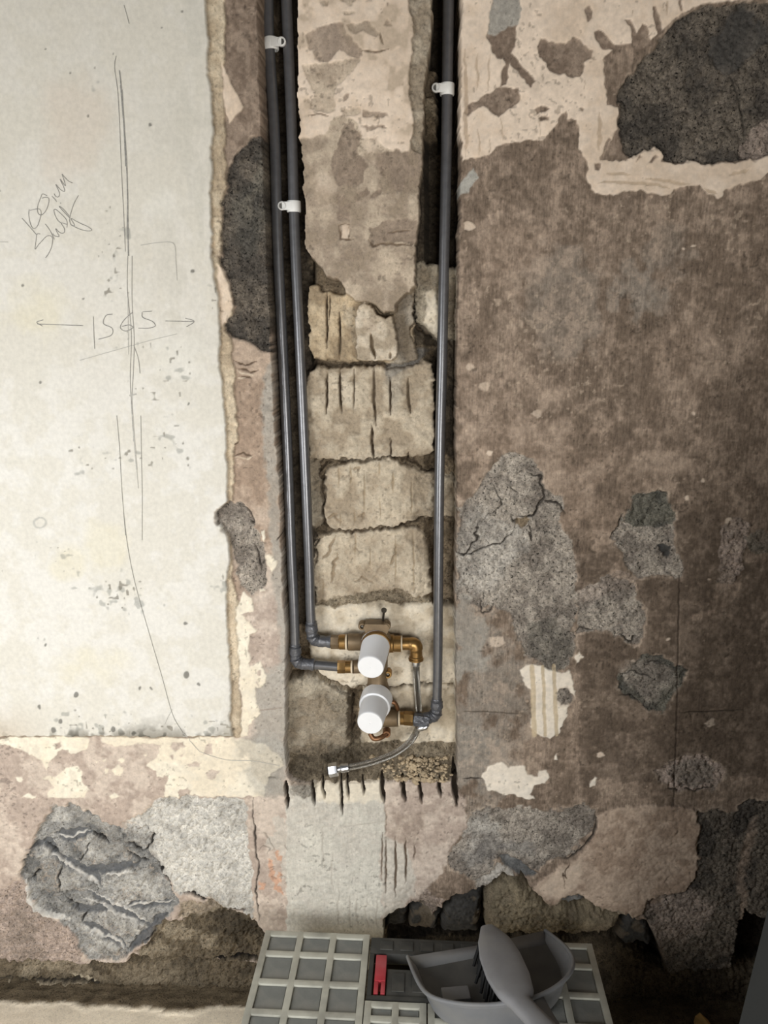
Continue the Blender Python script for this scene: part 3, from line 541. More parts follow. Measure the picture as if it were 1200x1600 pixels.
for pts, wd in (([(400, 290), (460, 330), (490, 350)], 3.5), ([(540, 320), (590, 370), (640, 400)], 3), ([(640, 265), (685, 310), (660, 360), (630, 400)], 3), ([(560, 390), (620, 430), (660, 430)], 4), ([(700, 440), (745, 500), (765, 565)], 4), ([(190, 350), (260, 410)], 3), ([(280, 440), (250, 500), (260, 570), (300, 610), (340, 660)], 2.5), ([(330, 440), (390, 380), (400, 340)], 2), ([(120, 510), (170, 480)], 3), ([(350, 705), (380, 660)], 3), ([(800, 560), (860, 565), (930, 590), (980, 640), (1090, 650)], 3), ([(740, 700), (800, 700), (860, 710)], 3), ([(700, 760), (760, 810), (860, 800)], 3), ([(640, 780), (700, 730)], 2.5)):
    stroke(Z(0, 1200, 2.857, pts), wd, (46, 44, 42), .005, jag=1.5)
lay('dirt', Z(0, 1200, 2.857, [(720, 700), (830, 690), (940, 640), (1010, 650), (1080, 660), (1130, 690), (1180, 760), (1300, 800), (1300, 880), (560, 885), (640, 800)]), depth=.016, a1=3, a2=2, hf=5)
for poly, s in (([(800, 600), (950, 590), (990, 650), (900, 690), (800, 680)], 'dirtpale'), ([(690, 730), (800, 720), (870, 760), (780, 790)], 'dirtpale'), ([(880, 770), (960, 760), (980, 820), (900, 840)], 'dirtpale'), ([(600, 840), (700, 780), (780, 830), (690, 870)], 'dirtpale'), ([(980, 700), (1060, 690), (1080, 760), (1000, 770)], 'dirt')):
    lay(s, Z(0, 1200, 2.857, poly), a1=4, a2=2, feather=3, alpha=.8, depth=.009, hf=8)
# ledge: bottom of plaster broken away, dark masonry below
LEDGE = [(-400, 1506), (0, 1505), (120, 1508), (200, 1506), (300, 1508), (400, 1512), (430, 1470), (604, 1470), (604, 1700), (-400, 1700)]
lay('dirt', LEDGE, depth=.030, a1=1.6, a2=1.6, hf=2.5)
lay('dirtpale', Z(0, 1440, 2.857, [(60, 220), (200, 200), (330, 230), (430, 320), (300, 300), (200, 270), (60, 300)]), a1=4, a2=3, alpha=.7, feather=4)
lay('dirtpale', Z(0, 1440, 2.857, [(480, 250), (700, 230), (900, 250), (880, 310), (640, 340), (500, 310)]), a1=6, a2=3, alpha=.35, feather=8)
lay('dirtpale', Z(0, 1440, 2.857, [(-300, 330), (250, 330), (420, 340), (430, 395), (-300, 400)]), a1=3, a2=3, alpha=.7, depth=.022, hf=4)
stroke(Z(0, 1440, 2.857, [(-100, 318), (60, 312), (200, 322), (330, 318), (440, 345), (640, 358)]), 4, (54, 49, 42), .006)
stroke(Z(0, 1440, 2.857, [(280, 290), (360, 310), (410, 325)]), 2, (176, 164, 142), -.001)
stroke(Z(0, 1440, 2.857, [(940, 190), (1050, 180), (1150, 190)]), 4, (34, 31, 28), .006)
for pts, wd in (([(395, 1245), (398, 1300), (403, 1345), (402, 1400), (404, 1440)], 2.5),):
    stroke(pts, wd, (70, 64, 58), .002)

# --- central plaster strip between the pipe channels
CHASE = [(400, -260), (403, 0), (408, 150), (412, 300), (418, 400), (425, 560), (433, 700), (440, 800), (442, 900), (447, 1000), (446, 1080), (446, 1180), (450, 1214), (480, 1222), (560, 1221), (640, 1220), (700, 1219), (714, 1212), (713, 1100), (711, 950), (713, 800), (712, 600), (717, 400), (719, 200), (721, 0), (724, -260)]
ISL = [(463, -260), (465, 0), (467, 150), (469, 240), (472, 300), (475, 388), (483, 400), (497, 415), (508, 432), (520, 436), (530, 442), (540, 460), (556, 470), (580, 474), (600, 490), (618, 490), (618, 478), (630, 465), (650, 448), (650, 400), (655, 345), (658, 285), (662, 240), (664, 174), (664, 129), (673, 78), (673, 54), (677, 18), (676, 0), (682, -260)]
idx_c, m_c, sd_c = region(CHASE, a1=1.2, a2=.7, feather=1.2)
CH = np.zeros(NV, np.float32); CH[idx_c] = m_c
inch = np.zeros(NV, np.float32); inch[idx_c] = np.clip(.5 + sd_c / 3.2, 0, 1)
# default chase back: mortar; channels deeper, deepest at the top
lay('mortar', reg=(idx_c, m_c, sd_c))
up = np.clip((620 - PY0) / 620, 0, 1.3)
cen = np.clip((PX1 - 484) / 10, 0, 1) * np.clip((672 - PX1) / 10, 0, 1)
chd = (.060 + .080 * up) * (1 - cen) + .047 * cen
D[idx_c] += inch[idx_c] * (chd[idx_c] - D[idx_c])
CW = (CH > .5).astype(np.float32)
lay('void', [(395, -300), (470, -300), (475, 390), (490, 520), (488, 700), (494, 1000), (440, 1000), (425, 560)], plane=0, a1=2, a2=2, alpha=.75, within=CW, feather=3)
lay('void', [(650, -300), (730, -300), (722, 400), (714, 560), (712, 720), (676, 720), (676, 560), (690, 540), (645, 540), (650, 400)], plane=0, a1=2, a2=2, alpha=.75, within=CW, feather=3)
lay('mortar', [(655, 90), (690, 85), (690, 200), (664, 200)], depth=.05, within=CW, a1=3, a2=2, hf=6, alpha=.9)
lay('dirtpale', [(664, 140), (682, 136), (686, 170), (676, 172), (668, 160)], depth=.04, within=CW, a1=2, hf=4)
def block(style, poly, d, name='block', rnd=5, tilt=(0, 0, 0), lab=None, a1=1.8, a2=1.6, plane=1):
    k = part_label(name, lab)
    idx, m, sd = region(poly, plane=plane, a1=a1, a2=a2, feather=1.0)
    sd = sd + 2.5; m = (np.clip(.5 + sd / 2, 0, 1) * CW[idx]).astype(np.float32)
    lay(style, reg=(idx, m, sd), label=k)
    t = np.clip(sd / rnd, 0, 1); t = np.sqrt(1 - (1 - t) ** 2)
    PX, PY = (PX0, PY0) if plane == 0 else (PX1, PY1)
    dd = d + tilt[0] * np.clip(PX[idx] - tilt[2], 0, 400) + tilt[1] * (PY[idx] - 800) + .009 * (1 - t) + .0022 * nB[idx] + .0014 * nC[idx]
    D[idx] += (m > .5) * (dd - D[idx])
    return k
zz4 = lambda p: Z(400, 380, 3.53, p); zz5 = lambda p: Z(400, 680, 3.53, p); zz6 = lambda p: Z(420, 930, 3.75, p)
block('blocktan', zz4([(300, 240), (330, 235), (360, 262), (450, 280), (545, 300), (700, 300), (870, 270), (868, 560), (880, 630), (800, 655), (700, 655), (540, 648), (400, 642), (315, 640), (300, 560)]), .036)
block('blockgrey', zz4([(890, 120), (1000, 120), (1130, 140), (1130, 520), (1000, 535), (940, 490), (885, 450), (872, 430), (880, 300)]), .052)
block('block', zz4([(300, 705), (330, 700), (480, 690), (640, 690), (730, 700), (850, 685), (920, 660), (965, 675), (978, 760), (972, 900), (985, 1020), (970, 1150), (860, 1180), (660, 1188), (500, 1180), (300, 1185), (290, 1000), (285, 860)]), .037)
block('block', zz5([(385, 200), (440, 170), (510, 140), (660, 130), (760, 145), (850, 190), (930, 210), (1110, 230), (1110, 450), (850, 455), (740, 490), (540, 515), (430, 508), (400, 480), (390, 350)]), .035, tilt=(.00035, 0, 643))
block('blockgrey', zz5([(292, 130), (335, 135), (345, 160), (338, 230), (360, 260), (370, 480), (330, 520), (300, 500)]), .046)
block('block', zz5([(340, 545), (430, 528), (560, 522), (720, 512), (870, 492), (912, 540), (948, 640), (955, 760), (962, 860), (900, 880), (650, 850), (480, 880), (340, 930), (325, 800), (328, 650)]), .036, tilt=(.00035, 0, 650))
block('blockpale', zz6([(255, 75), (450, 62), (600, 47), (800, 52), (900, 42), (1100, 62), (1100, 512), (880, 502), (700, 520), (540, 520), (490, 530), (420, 500), (280, 440), (245, 400), (255, 200)]), .040, rnd=7)
block('blockgrey', zz6([(95, 470), (260, 452), (340, 492), (440, 532), (472, 562), (478, 700), (465, 850), (400, 900), (260, 930), (150, 910), (85, 890), (85, 600)]), .026, rnd=12)
block('blockpale', zz6([(560, 545), (700, 545), (880, 525), (1100, 532), (1100, 900), (950, 905), (800, 915), (700, 925), (560, 935), (520, 900), (545, 800)]), .041, rnd=7)
lay('blockpale', zz4([(940, 280), (985, 260), (1005, 300), (1010, 470), (990, 500), (920, 440), (930, 380)]), plane=1, a1=2, within=CW, feather=2)
lay('blockgrey', zz4([(470, 340), (545, 360), (545, 560), (500, 500), (470, 440)]), plane=1, a1=3, a2=2, within=CW, alpha=.6, feather=4)
lay('slate', zz4([(770, 300), (870, 280), (868, 560), (960, 580), (900, 660), (800, 720), (740, 760), (700, 700), (760, 620)]), plane=1, a1=4, a2=2, within=CW, alpha=.6, feather=5)
lay('blockpale', zz4([(480, 720), (545, 720), (545, 900), (470, 880)]), plane=1, a1=5, within=CW, alpha=.35, feather=5)
lay('slate', zz4([(740, 740), (840, 730), (830, 860), (760, 900)]), plane=1, a1=6, within=CW, alpha=.3, feather=8)
lay('blockgrey', zz5([(860, 200), (1100, 230), (1100, 450), (860, 450), (940, 330)]), plane=1, a1=3, a2=2, within=CW, alpha=.6, feather=6)
lay('blockgrey', zz6([(850, 160), (960, 170), (960, 400), (880, 260)]), plane=1, a1=8, a2=2, within=CW, alpha=.5, feather=8)
lay('dirt', zz6([(270, 540), (480, 560), (540, 700), (560, 900), (700, 930), (560, 1010), (260, 1000), (150, 930), (200, 880), (400, 880), (480, 800)]), plane=1, a1=6, a2=3, within=CW, alpha=.45, feather=10)
for x, y0, y1, wd in ((393, 270, 580, 2.6), (408, 290, 420, 1.6), (463, 380, 640, 3.0), (392, 705, 940, 3.0), (463, 695, 940, 3.4), (542, 695, 930, 1.5), (650, 690, 1000, 3.6), (742, 735, 940, 3.2), (840, 745, 935, 3.6), (640, 1000, 1185, 3.8), (742, 1070, 1180, 2.2), (836, 1150, 1200, 2.4)):
    stroke(zz4([(x, y0), (x + 2, (y0 + y1) / 2), (x + 12 * (wd > 3.2), y1)]), wd, (60, 48, 36), .006, plane=1, jag=.4)
for x, y0, y1, wd in ((460, 170, 280, 1.8), (525, 150, 270, 2.0), (600, 190, 430, 2.0), (680, 140, 220, 2.2), (757, 200, 310, 3.2), (858, 230, 430, 2.0), (545, 410, 480, 2), (548, 530, 660, 1.8), (770, 540, 800, 2.0), (868, 520, 860, 2.0), (630, 600, 720, 1.4), (470, 420, 490, 1.6), (370, 780, 880, 1.8), (685, 340, 440, 1.6)):
    stroke(zz5([(x, y0), (x + 2, (y0 + y1) / 2), (x, y1)]), wd, (150, 134, 110), .0022, plane=1, jag=.4, alpha=.8)
for pts, wd in (([(455, 640), (440, 720), (415, 790)], 5), ([(440, 550), (400, 640), (380, 670)], 4), ([(770, 660), (745, 700)], 4), ([(530, 800), (580, 780), (640, 800)], 2.5), ([(540, 170), (580, 160), (560, 190)], 3), ([(400, 450), (440, 430), (480, 470)], 3), ([(550, 450), (590, 430), (580, 470)], 3)):
    stroke(zz5(pts), wd, (140, 124, 102), .004, plane=1, jag=1.5, alpha=.8)
for z_, pts, wd in ((zz5, [(300, 128), (400, 130), (520, 120), (660, 130), (760, 132), (850, 158), (920, 190), (1000, 205), (1095, 225)], 4), (zz5, [(370, 170), (350, 190), (400, 150), (440, 150)], 4), (zz5, [(375, 210), (380, 350), (388, 470), (410, 505)], 7),
        (zz5, [(410, 508), (540, 522), (740, 494), (860, 462), (1095, 456)], 4), (zz5, [(335, 560), (330, 620), (325, 700)], 4), (zz5, [(330, 945), (400, 930), (500, 925), (660, 905), (820, 912), (980, 905), (1095, 915)], 3.5),
        (zz4, [(280, 690), (330, 670), (440, 690), (540, 672), (650, 680), (740, 676)], 8), (zz4, [(540, 655), (620, 660), (700, 655)], 4), (zz4, [(868, 280), (866, 400), (868, 560)], 3.5), (zz4, [(875, 450), (930, 490), (1000, 540)], 9),
        (zz6, [(700, 525), (800, 520), (880, 510), (1090, 520)], 5), (zz6, [(470, 560), (480, 700), (475, 840)], 12), (zz6, [(340, 490), (440, 535), (480, 560)], 3)):
    stroke(z_(pts), wd * .85, (66, 55, 43), .010, plane=1, jag=2.2, alpha=.7, taper=True)
lay('dirtpale', zz5([(330, 925), (420, 880), (560, 870), (660, 850), (800, 850), (900, 880), (980, 890), (980, 915), (830, 915), (700, 910), (500, 930), (340, 950)]), plane=1, a1=3, a2=2, within=CW, depth=.040, hf=4)
lay('mortar', zz5([(300, 500), (400, 520), (560, 515), (740, 492), (860, 460), (860, 485), (700, 510), (560, 525), (430, 530), (330, 560)]), plane=1, a1=2, a2=2, within=CW, alpha=.7)
# sill slope with rubble
sil = CW * np.clip((PY0 - 1160) / 10, 0, 1)
ramp_d = np.clip((1222 - PY0) / 52, 0, 1) * .05 + .003 * nB * np.clip((1222 - PY0) / 20, 0, 1)
msk = sil > 0; D[msk] = np.minimum(D[msk], np.maximum(ramp_d[msk], 0))
sl = ((D >= ramp_d - .0005) & msk & (PY0 > 1166)).astype(np.float32)
lay('dirtpale', reg=(np.arange(NV), sl * CW, sl)); LAB[sl > .5] = 0
lay('dirt', [(450, 1180), (500, 1170), (560, 1190), (560, 1216), (500, 1222), (455, 1230)], a1=5, a2=2, alpha=.7, within=CW, feather=5)
for x, y0, y1, wd in ((448, 1222, 1262, 6), (489, 1222, 1260, 5), (505, 1216, 1248, 4), (533, 1210, 1272, 4), (543, 1210, 1250, 3.6), (567, 1214, 1243, 4.5), (598, 1212, 1254, 6.5), (630, 1212, 1253, 6.5), (656, 1212, 1256, 5), (686, 1214, 1247, 5), (711, 1196, 1260, 9)):
    stroke([(x - 1, y0), (x, (y0 + y1) / 2), (x + 2, y1), ], wd, (44, 37, 30), .012, jag=.6)
# the strip itself, grey edge strip, tongue
k_isl = part_label('plaster_strip', 'strip of old plaster left standing between the pipe channels')
i_, m_, s_ = lay('strip', ISL, depth=0.0, a1=.9, a2=1.1, label=k_isl, hf=2.2); LAB[i_[s_ > -2.0]] = k_isl
zz2 = lambda p: Z(380, 0, 3.333, p)
lay('cream', zz2([(280, -300), (860, -300), (862, 0), (885, 100), (880, 250), (862, 400), (885, 580), (880, 700), (870, 780), (820, 790), (740, 770), (690, 720), (620, 720), (600, 640), (520, 600), (450, 640), (430, 700), (360, 720), (290, 720), (283, 400)]), a1=1.3, a2=1.3, depth=-.001, within=(LAB == k_isl).astype(np.float32))
for poly, s in (([(335, 180), (400, 130), (520, 115), (540, 180), (600, 240), (615, 290), (590, 325), (540, 300), (500, 270), (480, 300), (440, 330), (380, 310), (350, 260)], 'brownflat'), ([(310, 340), (440, 330), (600, 320), (590, 350), (500, 430), (470, 500), (490, 580), (420, 600), (350, 560), (380, 480), (320, 400)], 'strip'), ([(540, 130), (640, 120), (710, 180), (690, 195), (620, 165), (570, 180)], 'strip'),
                ([(615, 580), (740, 580), (760, 605), (620, 612)], 'brownflat'), ([(625, 645), (740, 655), (750, 670), (640, 675)], 'brownflat'), ([(520, 575), (605, 565), (608, 600), (530, 608)], 'strip'), ([(510, 60), (580, 55), (580, 75), (515, 90)], 'strip'), ([(510, -20), (590, -20), (570, 20), (515, 15)], 'strip'), ([(395, 0), (440, 0), (430, 28), (400, 25)], 'strip'),
                ([(520, 650), (570, 650), (610, 700), (600, 800), (650, 850), (620, 940), (560, 980), (520, 960), (480, 950), (470, 900), (450, 860), (480, 760)], 'brownflat'), ([(700, 800), (800, 785), (930, 790), (925, 950), (870, 1010), (780, 980), (690, 860)], 'brownflat'), ([(650, 1200), (740, 1150), (900, 1150), (905, 1290), (820, 1270), (680, 1275), (650, 1230)], 'brownflat'), ([(495, 1010), (560, 1040), (560, 1160), (500, 1150), (500, 1080)], 'brownflat'), ([(660, 1010), (730, 980), (720, 1020), (665, 1030)], 'brownflat'), ([(585, 1030), (640, 975), (665, 985), (640, 1010), (590, 1040)], 'brownflat'), ([(725, 130), (750, 95), (765, 130), (740, 140)], 'brownflat'), ([(740, 10), (755, 15), (750, 35)], 'brownflat'), ([(530, 500), (555, 490), (550, 520), (530, 525)], 'brownflat'), ([(670, 715), (700, 715), (690, 735), (670, 730)], 'brownflat')):
    lay(s, zz2(poly), depth=.0006, a1=2, a2=1.8, alpha=.75 if s == 'brownflat' else .85, within=(LAB == k_isl).astype(np.float32))
lay('blockgrey', zz2([(863, -300), (1010, -300), (985, 0), (990, 60), (975, 180), (975, 260), (945, 430), (945, 580), (935, 800), (880, 780), (885, 580), (862, 400), (880, 250), (885, 100), (862, 0)]), depth=.004, a1=1.2, a2=1.2, hf=1.2, alpha=.7, within=(LAB == k_isl).astype(np.float32))
for pts, wd in (([(710, 170), (735, 230)], 3), ([(500, 1180), (510, 1245), (575, 1248)], 3), ([(545, 1180), (550, 1240)], 3), ([(650, 1240), (680, 1275), (760, 1270), (820, 1285), (890, 1280)], 3), ([(500, 1180), (560, 1175)], 2), ([(610, 270), (700, 270), (760, 260)], 2.5), ([(340, 605), (400, 600), (440, 610)], 2), ([(750, 1220), (800, 1210), (870, 1200)], 2)):
    stroke(zz2(pts), wd, (112, 96, 80), .0012)
lay('cream', zz2([(512, 1185), (545, 1180), (545, 1240), (515, 1240)]), a1=1)
for poly in ([(640, 720), (700, 700), (740, 770), (690, 830), (620, 770)], [(400, 900), (470, 950), (480, 1080), (380, 1060), (330, 960)], [(680, 820), (710, 820), (700, 845)]):
    lay('cream', zz2(poly), a1=6, a2=2, alpha=.45, feather=6, within=(LAB == k_isl).astype(np.float32))
for poly in (zz4([(525, 190), (570, 165), (640, 180), (660, 220), (600, 245), (540, 230)]), zz4([(460, 60), (520, 30), (600, 40), (560, 100), (480, 100)]), zz4([(720, 40), (800, 40), (840, 100), (830, 160), (770, 100)])):
    lay('brownflat', poly, a1=3, a2=2, alpha=.4, feather=3, within=(LAB == k_isl).astype(np.float32))
k_t = part_label('plaster_tongue')
TON = zz4([(545, 370), (560, 340), (600, 325), (640, 350), (670, 390), (710, 408), (755, 400), (768, 480), (785, 560), (775, 620), (740, 650), (660, 658), (600, 655), (548, 640), (543, 500)])
idx, m, sd = region(TON, a1=1, a2=1.2); lay('tongue', reg=(idx, m, sd), depth=.010, label=k_t, hf=1.6)
stroke(zz4([(628, 500), (632, 560), (655, 640)]), 5, (96, 82, 64), .006, jag=.6)
stroke(zz4([(738, 600), (738, 640)]), 3, (110, 96, 78), .004, jag=.5)
stroke(zz4([(640, 350), (670, 390), (710, 408), (755, 400)]), 2.6, (70, 60, 48), .003)
lay('strip', zz4([(580, 410), (640, 420), (660, 470), (620, 500), (580, 480)]), a1=2, alpha=.8)

# --- white panel, proud of the wall
PAN = [(-700, -500), (315, -500), (322, -60), (323, 0), (325, 33), (328, 67), (327, 93), (328, 120), (333, 143), (335, 173), (337, 200), (333, 233), (333, 267), (331, 300), (332, 333), (333, 367), (333, 400), (337, 430), (343, 466), (345, 510), (346, 565), (350, 620), (354, 657), (356, 693), (357, 730), (357, 781), (345, 796), (347, 812), (357, 837), (361, 873), (357, 899), (357, 947), (359, 1002), (363, 1057), (361, 1112), (366, 1146), (250, 1147), (100, 1146), (0, 1147), (-700, 1147)]
k_p = part_label('plaster_panel', 'large smooth white panel of plaster, spotted with mould at its foot')
idx, m, sd = region(PAN, a1=.7, a2=.8, feather=1.0)
lay('panel', reg=(idx, m, sd), depth=-.011, label=k_p, hf=1.6)
inp = np.zeros(NV, np.float32); inp[idx] = m
def tint(mask, color, alpha):
    mm = (mask * inp * alpha)[:, None]; COL[:] = COL * (1 - mm) + lin(color) * mm
tint(np.clip((nA + .5 * nB) * .9, 0, 1) * np.clip((700 - PY0) / 500, 0, 1), (206, 200, 186), .5)
tint(np.clip((760 - PY0 + 60 * nA) / 500, 0, 1), (200, 194, 180), .55)
q = 1 - ((PX0 - 120) / 60) ** 2 - ((PY0 - 190) / 90) ** 2 + .5 * nB; tint(np.clip(q, 0, 1), (204, 192, 176), .55)
q = np.clip((PX0 - 215) / 80, 0, 1) * np.clip((620 - PY0) / 120, 0, 1) * np.clip((nB * .8 + .6 * nV + .1) * 2, 0, 1); tint(q, (196, 192, 180), .55)
for (cx, cy, rx, ry) in ((255, 315, 40, 30), (270, 560, 60, 40), (300, 590, 30, 25)):
    q = 1 - ((PX0 - cx) / rx) ** 2 - ((PY0 - cy) / ry) ** 2 + .6 * nB; tint(np.clip(q, 0, 1), (222, 219, 209), .4)
for (cx, cy, rx, ry) in ((175, 850, 40, 60), (150, 1040, 60, 40), (60, 520, 60, 70), (110, 870, 30, 30)):
    q = 1 - ((PX0 - cx) / rx) ** 2 - ((PY0 - cy) / ry) ** 2 + .6 * nB; tint(np.clip(q, 0, 1), (214, 206, 178), .45)
nS = fbm(.011, 2, 31); nS2 = fbm(.075, 2, 32)
q = np.clip((nS * .8 + nS2 * .75 + .8 * np.clip((PY0 - 600) / 560, -.3, 1) * 0.4 - 1.75) * 3, 0, 1); tint(q, (128, 130, 124), .5)
nT = fbm(.0055, 1, 33)
q = np.clip((nT * .9 + nS2 * .6 - 1.75) * 5, 0, 1); tint(q, (110, 104, 92), .7)
q = np.clip(1 - (1148 - PY0) / (24 + 14 * nB), 0, 1) * np.clip((nC * .8 + nB * .8 + .35) * 1.6, 0, 1); tint(q, (126, 120, 106), .85)
q = np.clip(1 - (1150 - PY0) / (16 + 8 * nB), 0, 1) * np.clip((nS * .9 + .5 * nB - .5) * 3, 0, 1); tint(q, (60, 58, 50), .85)
q = np.clip(1 - PX0 / 90, 0, 1) * np.clip((PY0 - 1090) / 50, 0, 1); tint(q, (190, 176, 156), .7)
q = np.clip((PX0 - 345) / 20, 0, 1) * np.clip((PY0 - 1050) / 90, 0, 1) * np.clip(.6 + nC, 0, 1); tint(q, (176, 170, 156), .7)
for (cx, cy, r_) in ((239, 198, 2.6), (142, 184, 1.6), (115, 118, 1.4), (77, 82, 1.3), (289, 23, 1.8), (256, 48, 1.2), (181, 87, 1.2), (68, 597, 2), (297, 630, 1.6), (135, 466, 1.5), (40, 447, 2), (294, 1050, 5), (123, 1081, 4), (313, 1065, 2.5), (98, 1123, 3), (89, 1135, 4), (75, 1003, 2), (293, 970, 2.5), (240, 1072, 2), (222, 1070, 2), (180, 1134, 4), (212, 1141, 3), (252, 1150, 4), (67, 1100, 2.5), (305, 425, 3)):
    d_ = np.hypot(PX0 - cx + 1.0 * wx2, (PY0 - cy + 1.0 * wy2) * .85); tint(np.clip((r_ - d_) / 1.2 + .5, 0, 1), (84, 82, 76), .75)
d_ = np.abs(np.hypot(PX0 - 68, PY0 - 815) - 8 + 2.5 * nC); tint(np.clip(1.5 - d_ / 1.6, 0, 1), (150, 152, 148), .5)
# dirty seam under the panel
stroke([(-300, 1151), (0, 1151), (120, 1149), (200, 1151), (300, 1151), (368, 1150)], 3, (120, 108, 90), .001, jag=.8, alpha=.7, taper=False)
# rough patch beside the panel, cracked into its edge
lay('roughgrey', GP2, depth=.002, a1=1.5, a2=1.8, hf=2.0)
LAB[region(GP2, a1=1.5, a2=1.8)[0][region(GP2, a1=1.5, a2=1.8)[1] > .5]] = 0
stroke([(381, 787), (394, 800), (398, 816), (392, 812)], 2, (60, 55, 50), .003); stroke([(400, 850), (405, 875), (410, 900)], 2, (60, 55, 50), .003)
stroke([(434, 845), (440, 838), (446, 840)], 2, (70, 62, 54), .002)

# --- chips, pits and general grime
nP = fbm(.0062, 2, 41); nQ = fbm(.0048, 2, 42)
paintw = np.clip(STR * 1.2, 0, 1) * (LAB == 0)
q = np.clip((nP + .55 * nB + .3 * nA - 1.35) * 5, 0, 1) * paintw * .5; COL[:] = COL * (1 - q[:, None]) + lin((186, 168, 148)) * q[:, None]
q = np.clip((nQ - .5 * nB + .3 * nC - 1.45) * 5, 0, 1) * (LAB != k_p); COL *= (1 - .35 * q)[:, None]; D += .0006 * q
nonp = (LAB != k_p).astype(np.float32)
COL *= (1 + nonp * (.05 * nC + .06 * nD + GRT * (.10 * nD + .16 * nE)))[:, None]
onblk = ((LAB > 0) & (LAB != k_p)).astype(np.float32)
q = np.clip((nB * .8 + nC * .8 - .25) * 2.2, 0, 1) * onblk * .38; COL[:] = COL * (1 - q[:, None]) + lin((142, 128, 108)) * q[:, None]
# --- relief noise
D += R * (.75 * nC + .85 * nD + .55 * nE) * 1.0
YY = D.astype(np.float64)
AUX = np.stack([np.clip(STR, 0, 1.5), np.clip(GRT, 0, 1), np.zeros(NV), np.ones(NV)], 1).astype(np.float32)
COL4 = np.concatenate([np.clip(COL, 0.004, 1), np.ones((NV, 1), np.float32)], 1).astype(np.float32)

def grid_mesh(name, faces, obj_name, parent=None):
    used = np.unique(faces); remap = np.full(NV, -1, np.int32); remap[used] = np.arange(used.size, dtype=np.int32)
    f = remap[faces]; me = bpy.data.meshes.new(name)
    co = np.stack([X[used], YY[used], ZZ[used]], 1).astype(np.float32)
    me.vertices.add(used.size); me.vertices.foreach_set('co', co.ravel())
    me.loops.add(f.size); me.loops.foreach_set('vertex_index', f.ravel().astype(np.int32))
    me.polygons.add(len(f)); me.polygons.foreach_set('loop_start', np.arange(0, f.size, 4, dtype=np.int32))
    me.update(calc_edges=True); me.shade_smooth()
    for an, arr in (('col', COL4), ('aux', AUX)):
        a = me.attributes.new(an, 'FLOAT_COLOR', 'POINT'); a.data.foreach_set('color', arr[used].ravel())
    me.materials.append(WALL); me.validate()
    o = bpy.data.objects.new(obj_name, me); C.objects.link(o)
    if parent: o.parent = parent
    return o
ii, jj = np.meshgrid(np.arange(nx - 1), np.arange(nz - 1)); v0 = (jj * nx + ii).ravel()
FACES = np.stack([v0, v0 + 1, v0 + 1 + nx, v0 + nx], 1); FL = LAB[v0]
wall = grid_mesh('wall_back', FACES[FL == 0], 'wall_back'); wall['kind'] = 'structure'
wall['label'] = 'stripped back wall with a chiselled pipe chase, patchy brown paint and bare render'
for k, (nm, lab) in LABELS.items():
    if (FL == k).sum() < 10: continue
    o = grid_mesh(nm, FACES[FL == k], nm, wall)
    if lab: o['label'] = lab
DG = YY.reshape(nz, nx)
def depth_at(x, z):
    i = min(max(np.searchsorted(gx, x), 1), nx - 1); j = min(max(np.searchsorted(gz, z), 1), nz - 1)
    return float(DG[j - 1:j + 1, i - 1:i + 1].min())

# ------------------------------------------------------------------ floor, side wall
def bump_floor():
    me = bpy.data.meshes.new('floor'); xs = np.linspace(-1.25, .80, 240); ys = np.concatenate([np.linspace(-2.6, -.3, 30)[:-1], np.linspace(-.3, .12, 120)])
    bm = bmesh.new(); cl = bm.verts.layers.float_color.new('col'); al = bm.verts.layers.float_color.new('aux'); V = []
    pale = lin((246, 232, 208)); dirt = lin((104, 92, 74))
    xg, yg = np.meshgrid(xs, ys)
    def vn(s, sd): return vnoise((xg * s + sd).ravel(), (yg * s + 3 * sd).ravel()).reshape(xg.shape)
    n1 = vn(18, 1.2) + .6 * vn(45, 4.4); n2 = vn(120, 7.7) + .6 * vn(260, 2.1)
    edge = np.clip((yg + .022 + .008 * n1 + .004 * n2 + .02 * np.clip(xg + .3, 0, 1)) / .006, 0, 1)
    for j in range(len(ys)):
        row = []
        for i in range(len(xs)):
            e = edge[j, i]; h = .0004 * n2[j, i] + e * (.004 + .002 * n1[j, i] + .001 * n2[j, i])
            v = bm.verts.new((xs[i], ys[j], min(h, .012) - .002)); c = pale * (1 + .08 * n1[j, i]) * (1 - e) + dirt * (1 + .3 * n2[j, i]) * e
            v[cl] = (*np.clip(c, .01, 1), 1); v[al] = (0, .2 + .5 * e, 0, 1); row.append(v)
        V.append(row)
    for a, b in zip(V, V[1:]):
        for i in range(len(xs) - 1): bm.faces.new((a[i], a[i + 1], b[i + 1], b[i]))
    o = link('floor', bm, WALL); o['kind'] = 'structure'; o['label'] = 'pale screed floor with dirt along the wall'
bump_floor()
M_side = mat('side_wall_paint', (120, 108, 95), rough=.95, var=.15, scale=14, bump=.3, bscale=90)
bm = bmesh.new(); box(bm, .80, .90, -2.6, .13, 0, 2.3)
o = link('wall_right', bm, M_side, smooth=False); o['kind'] = 'structure'

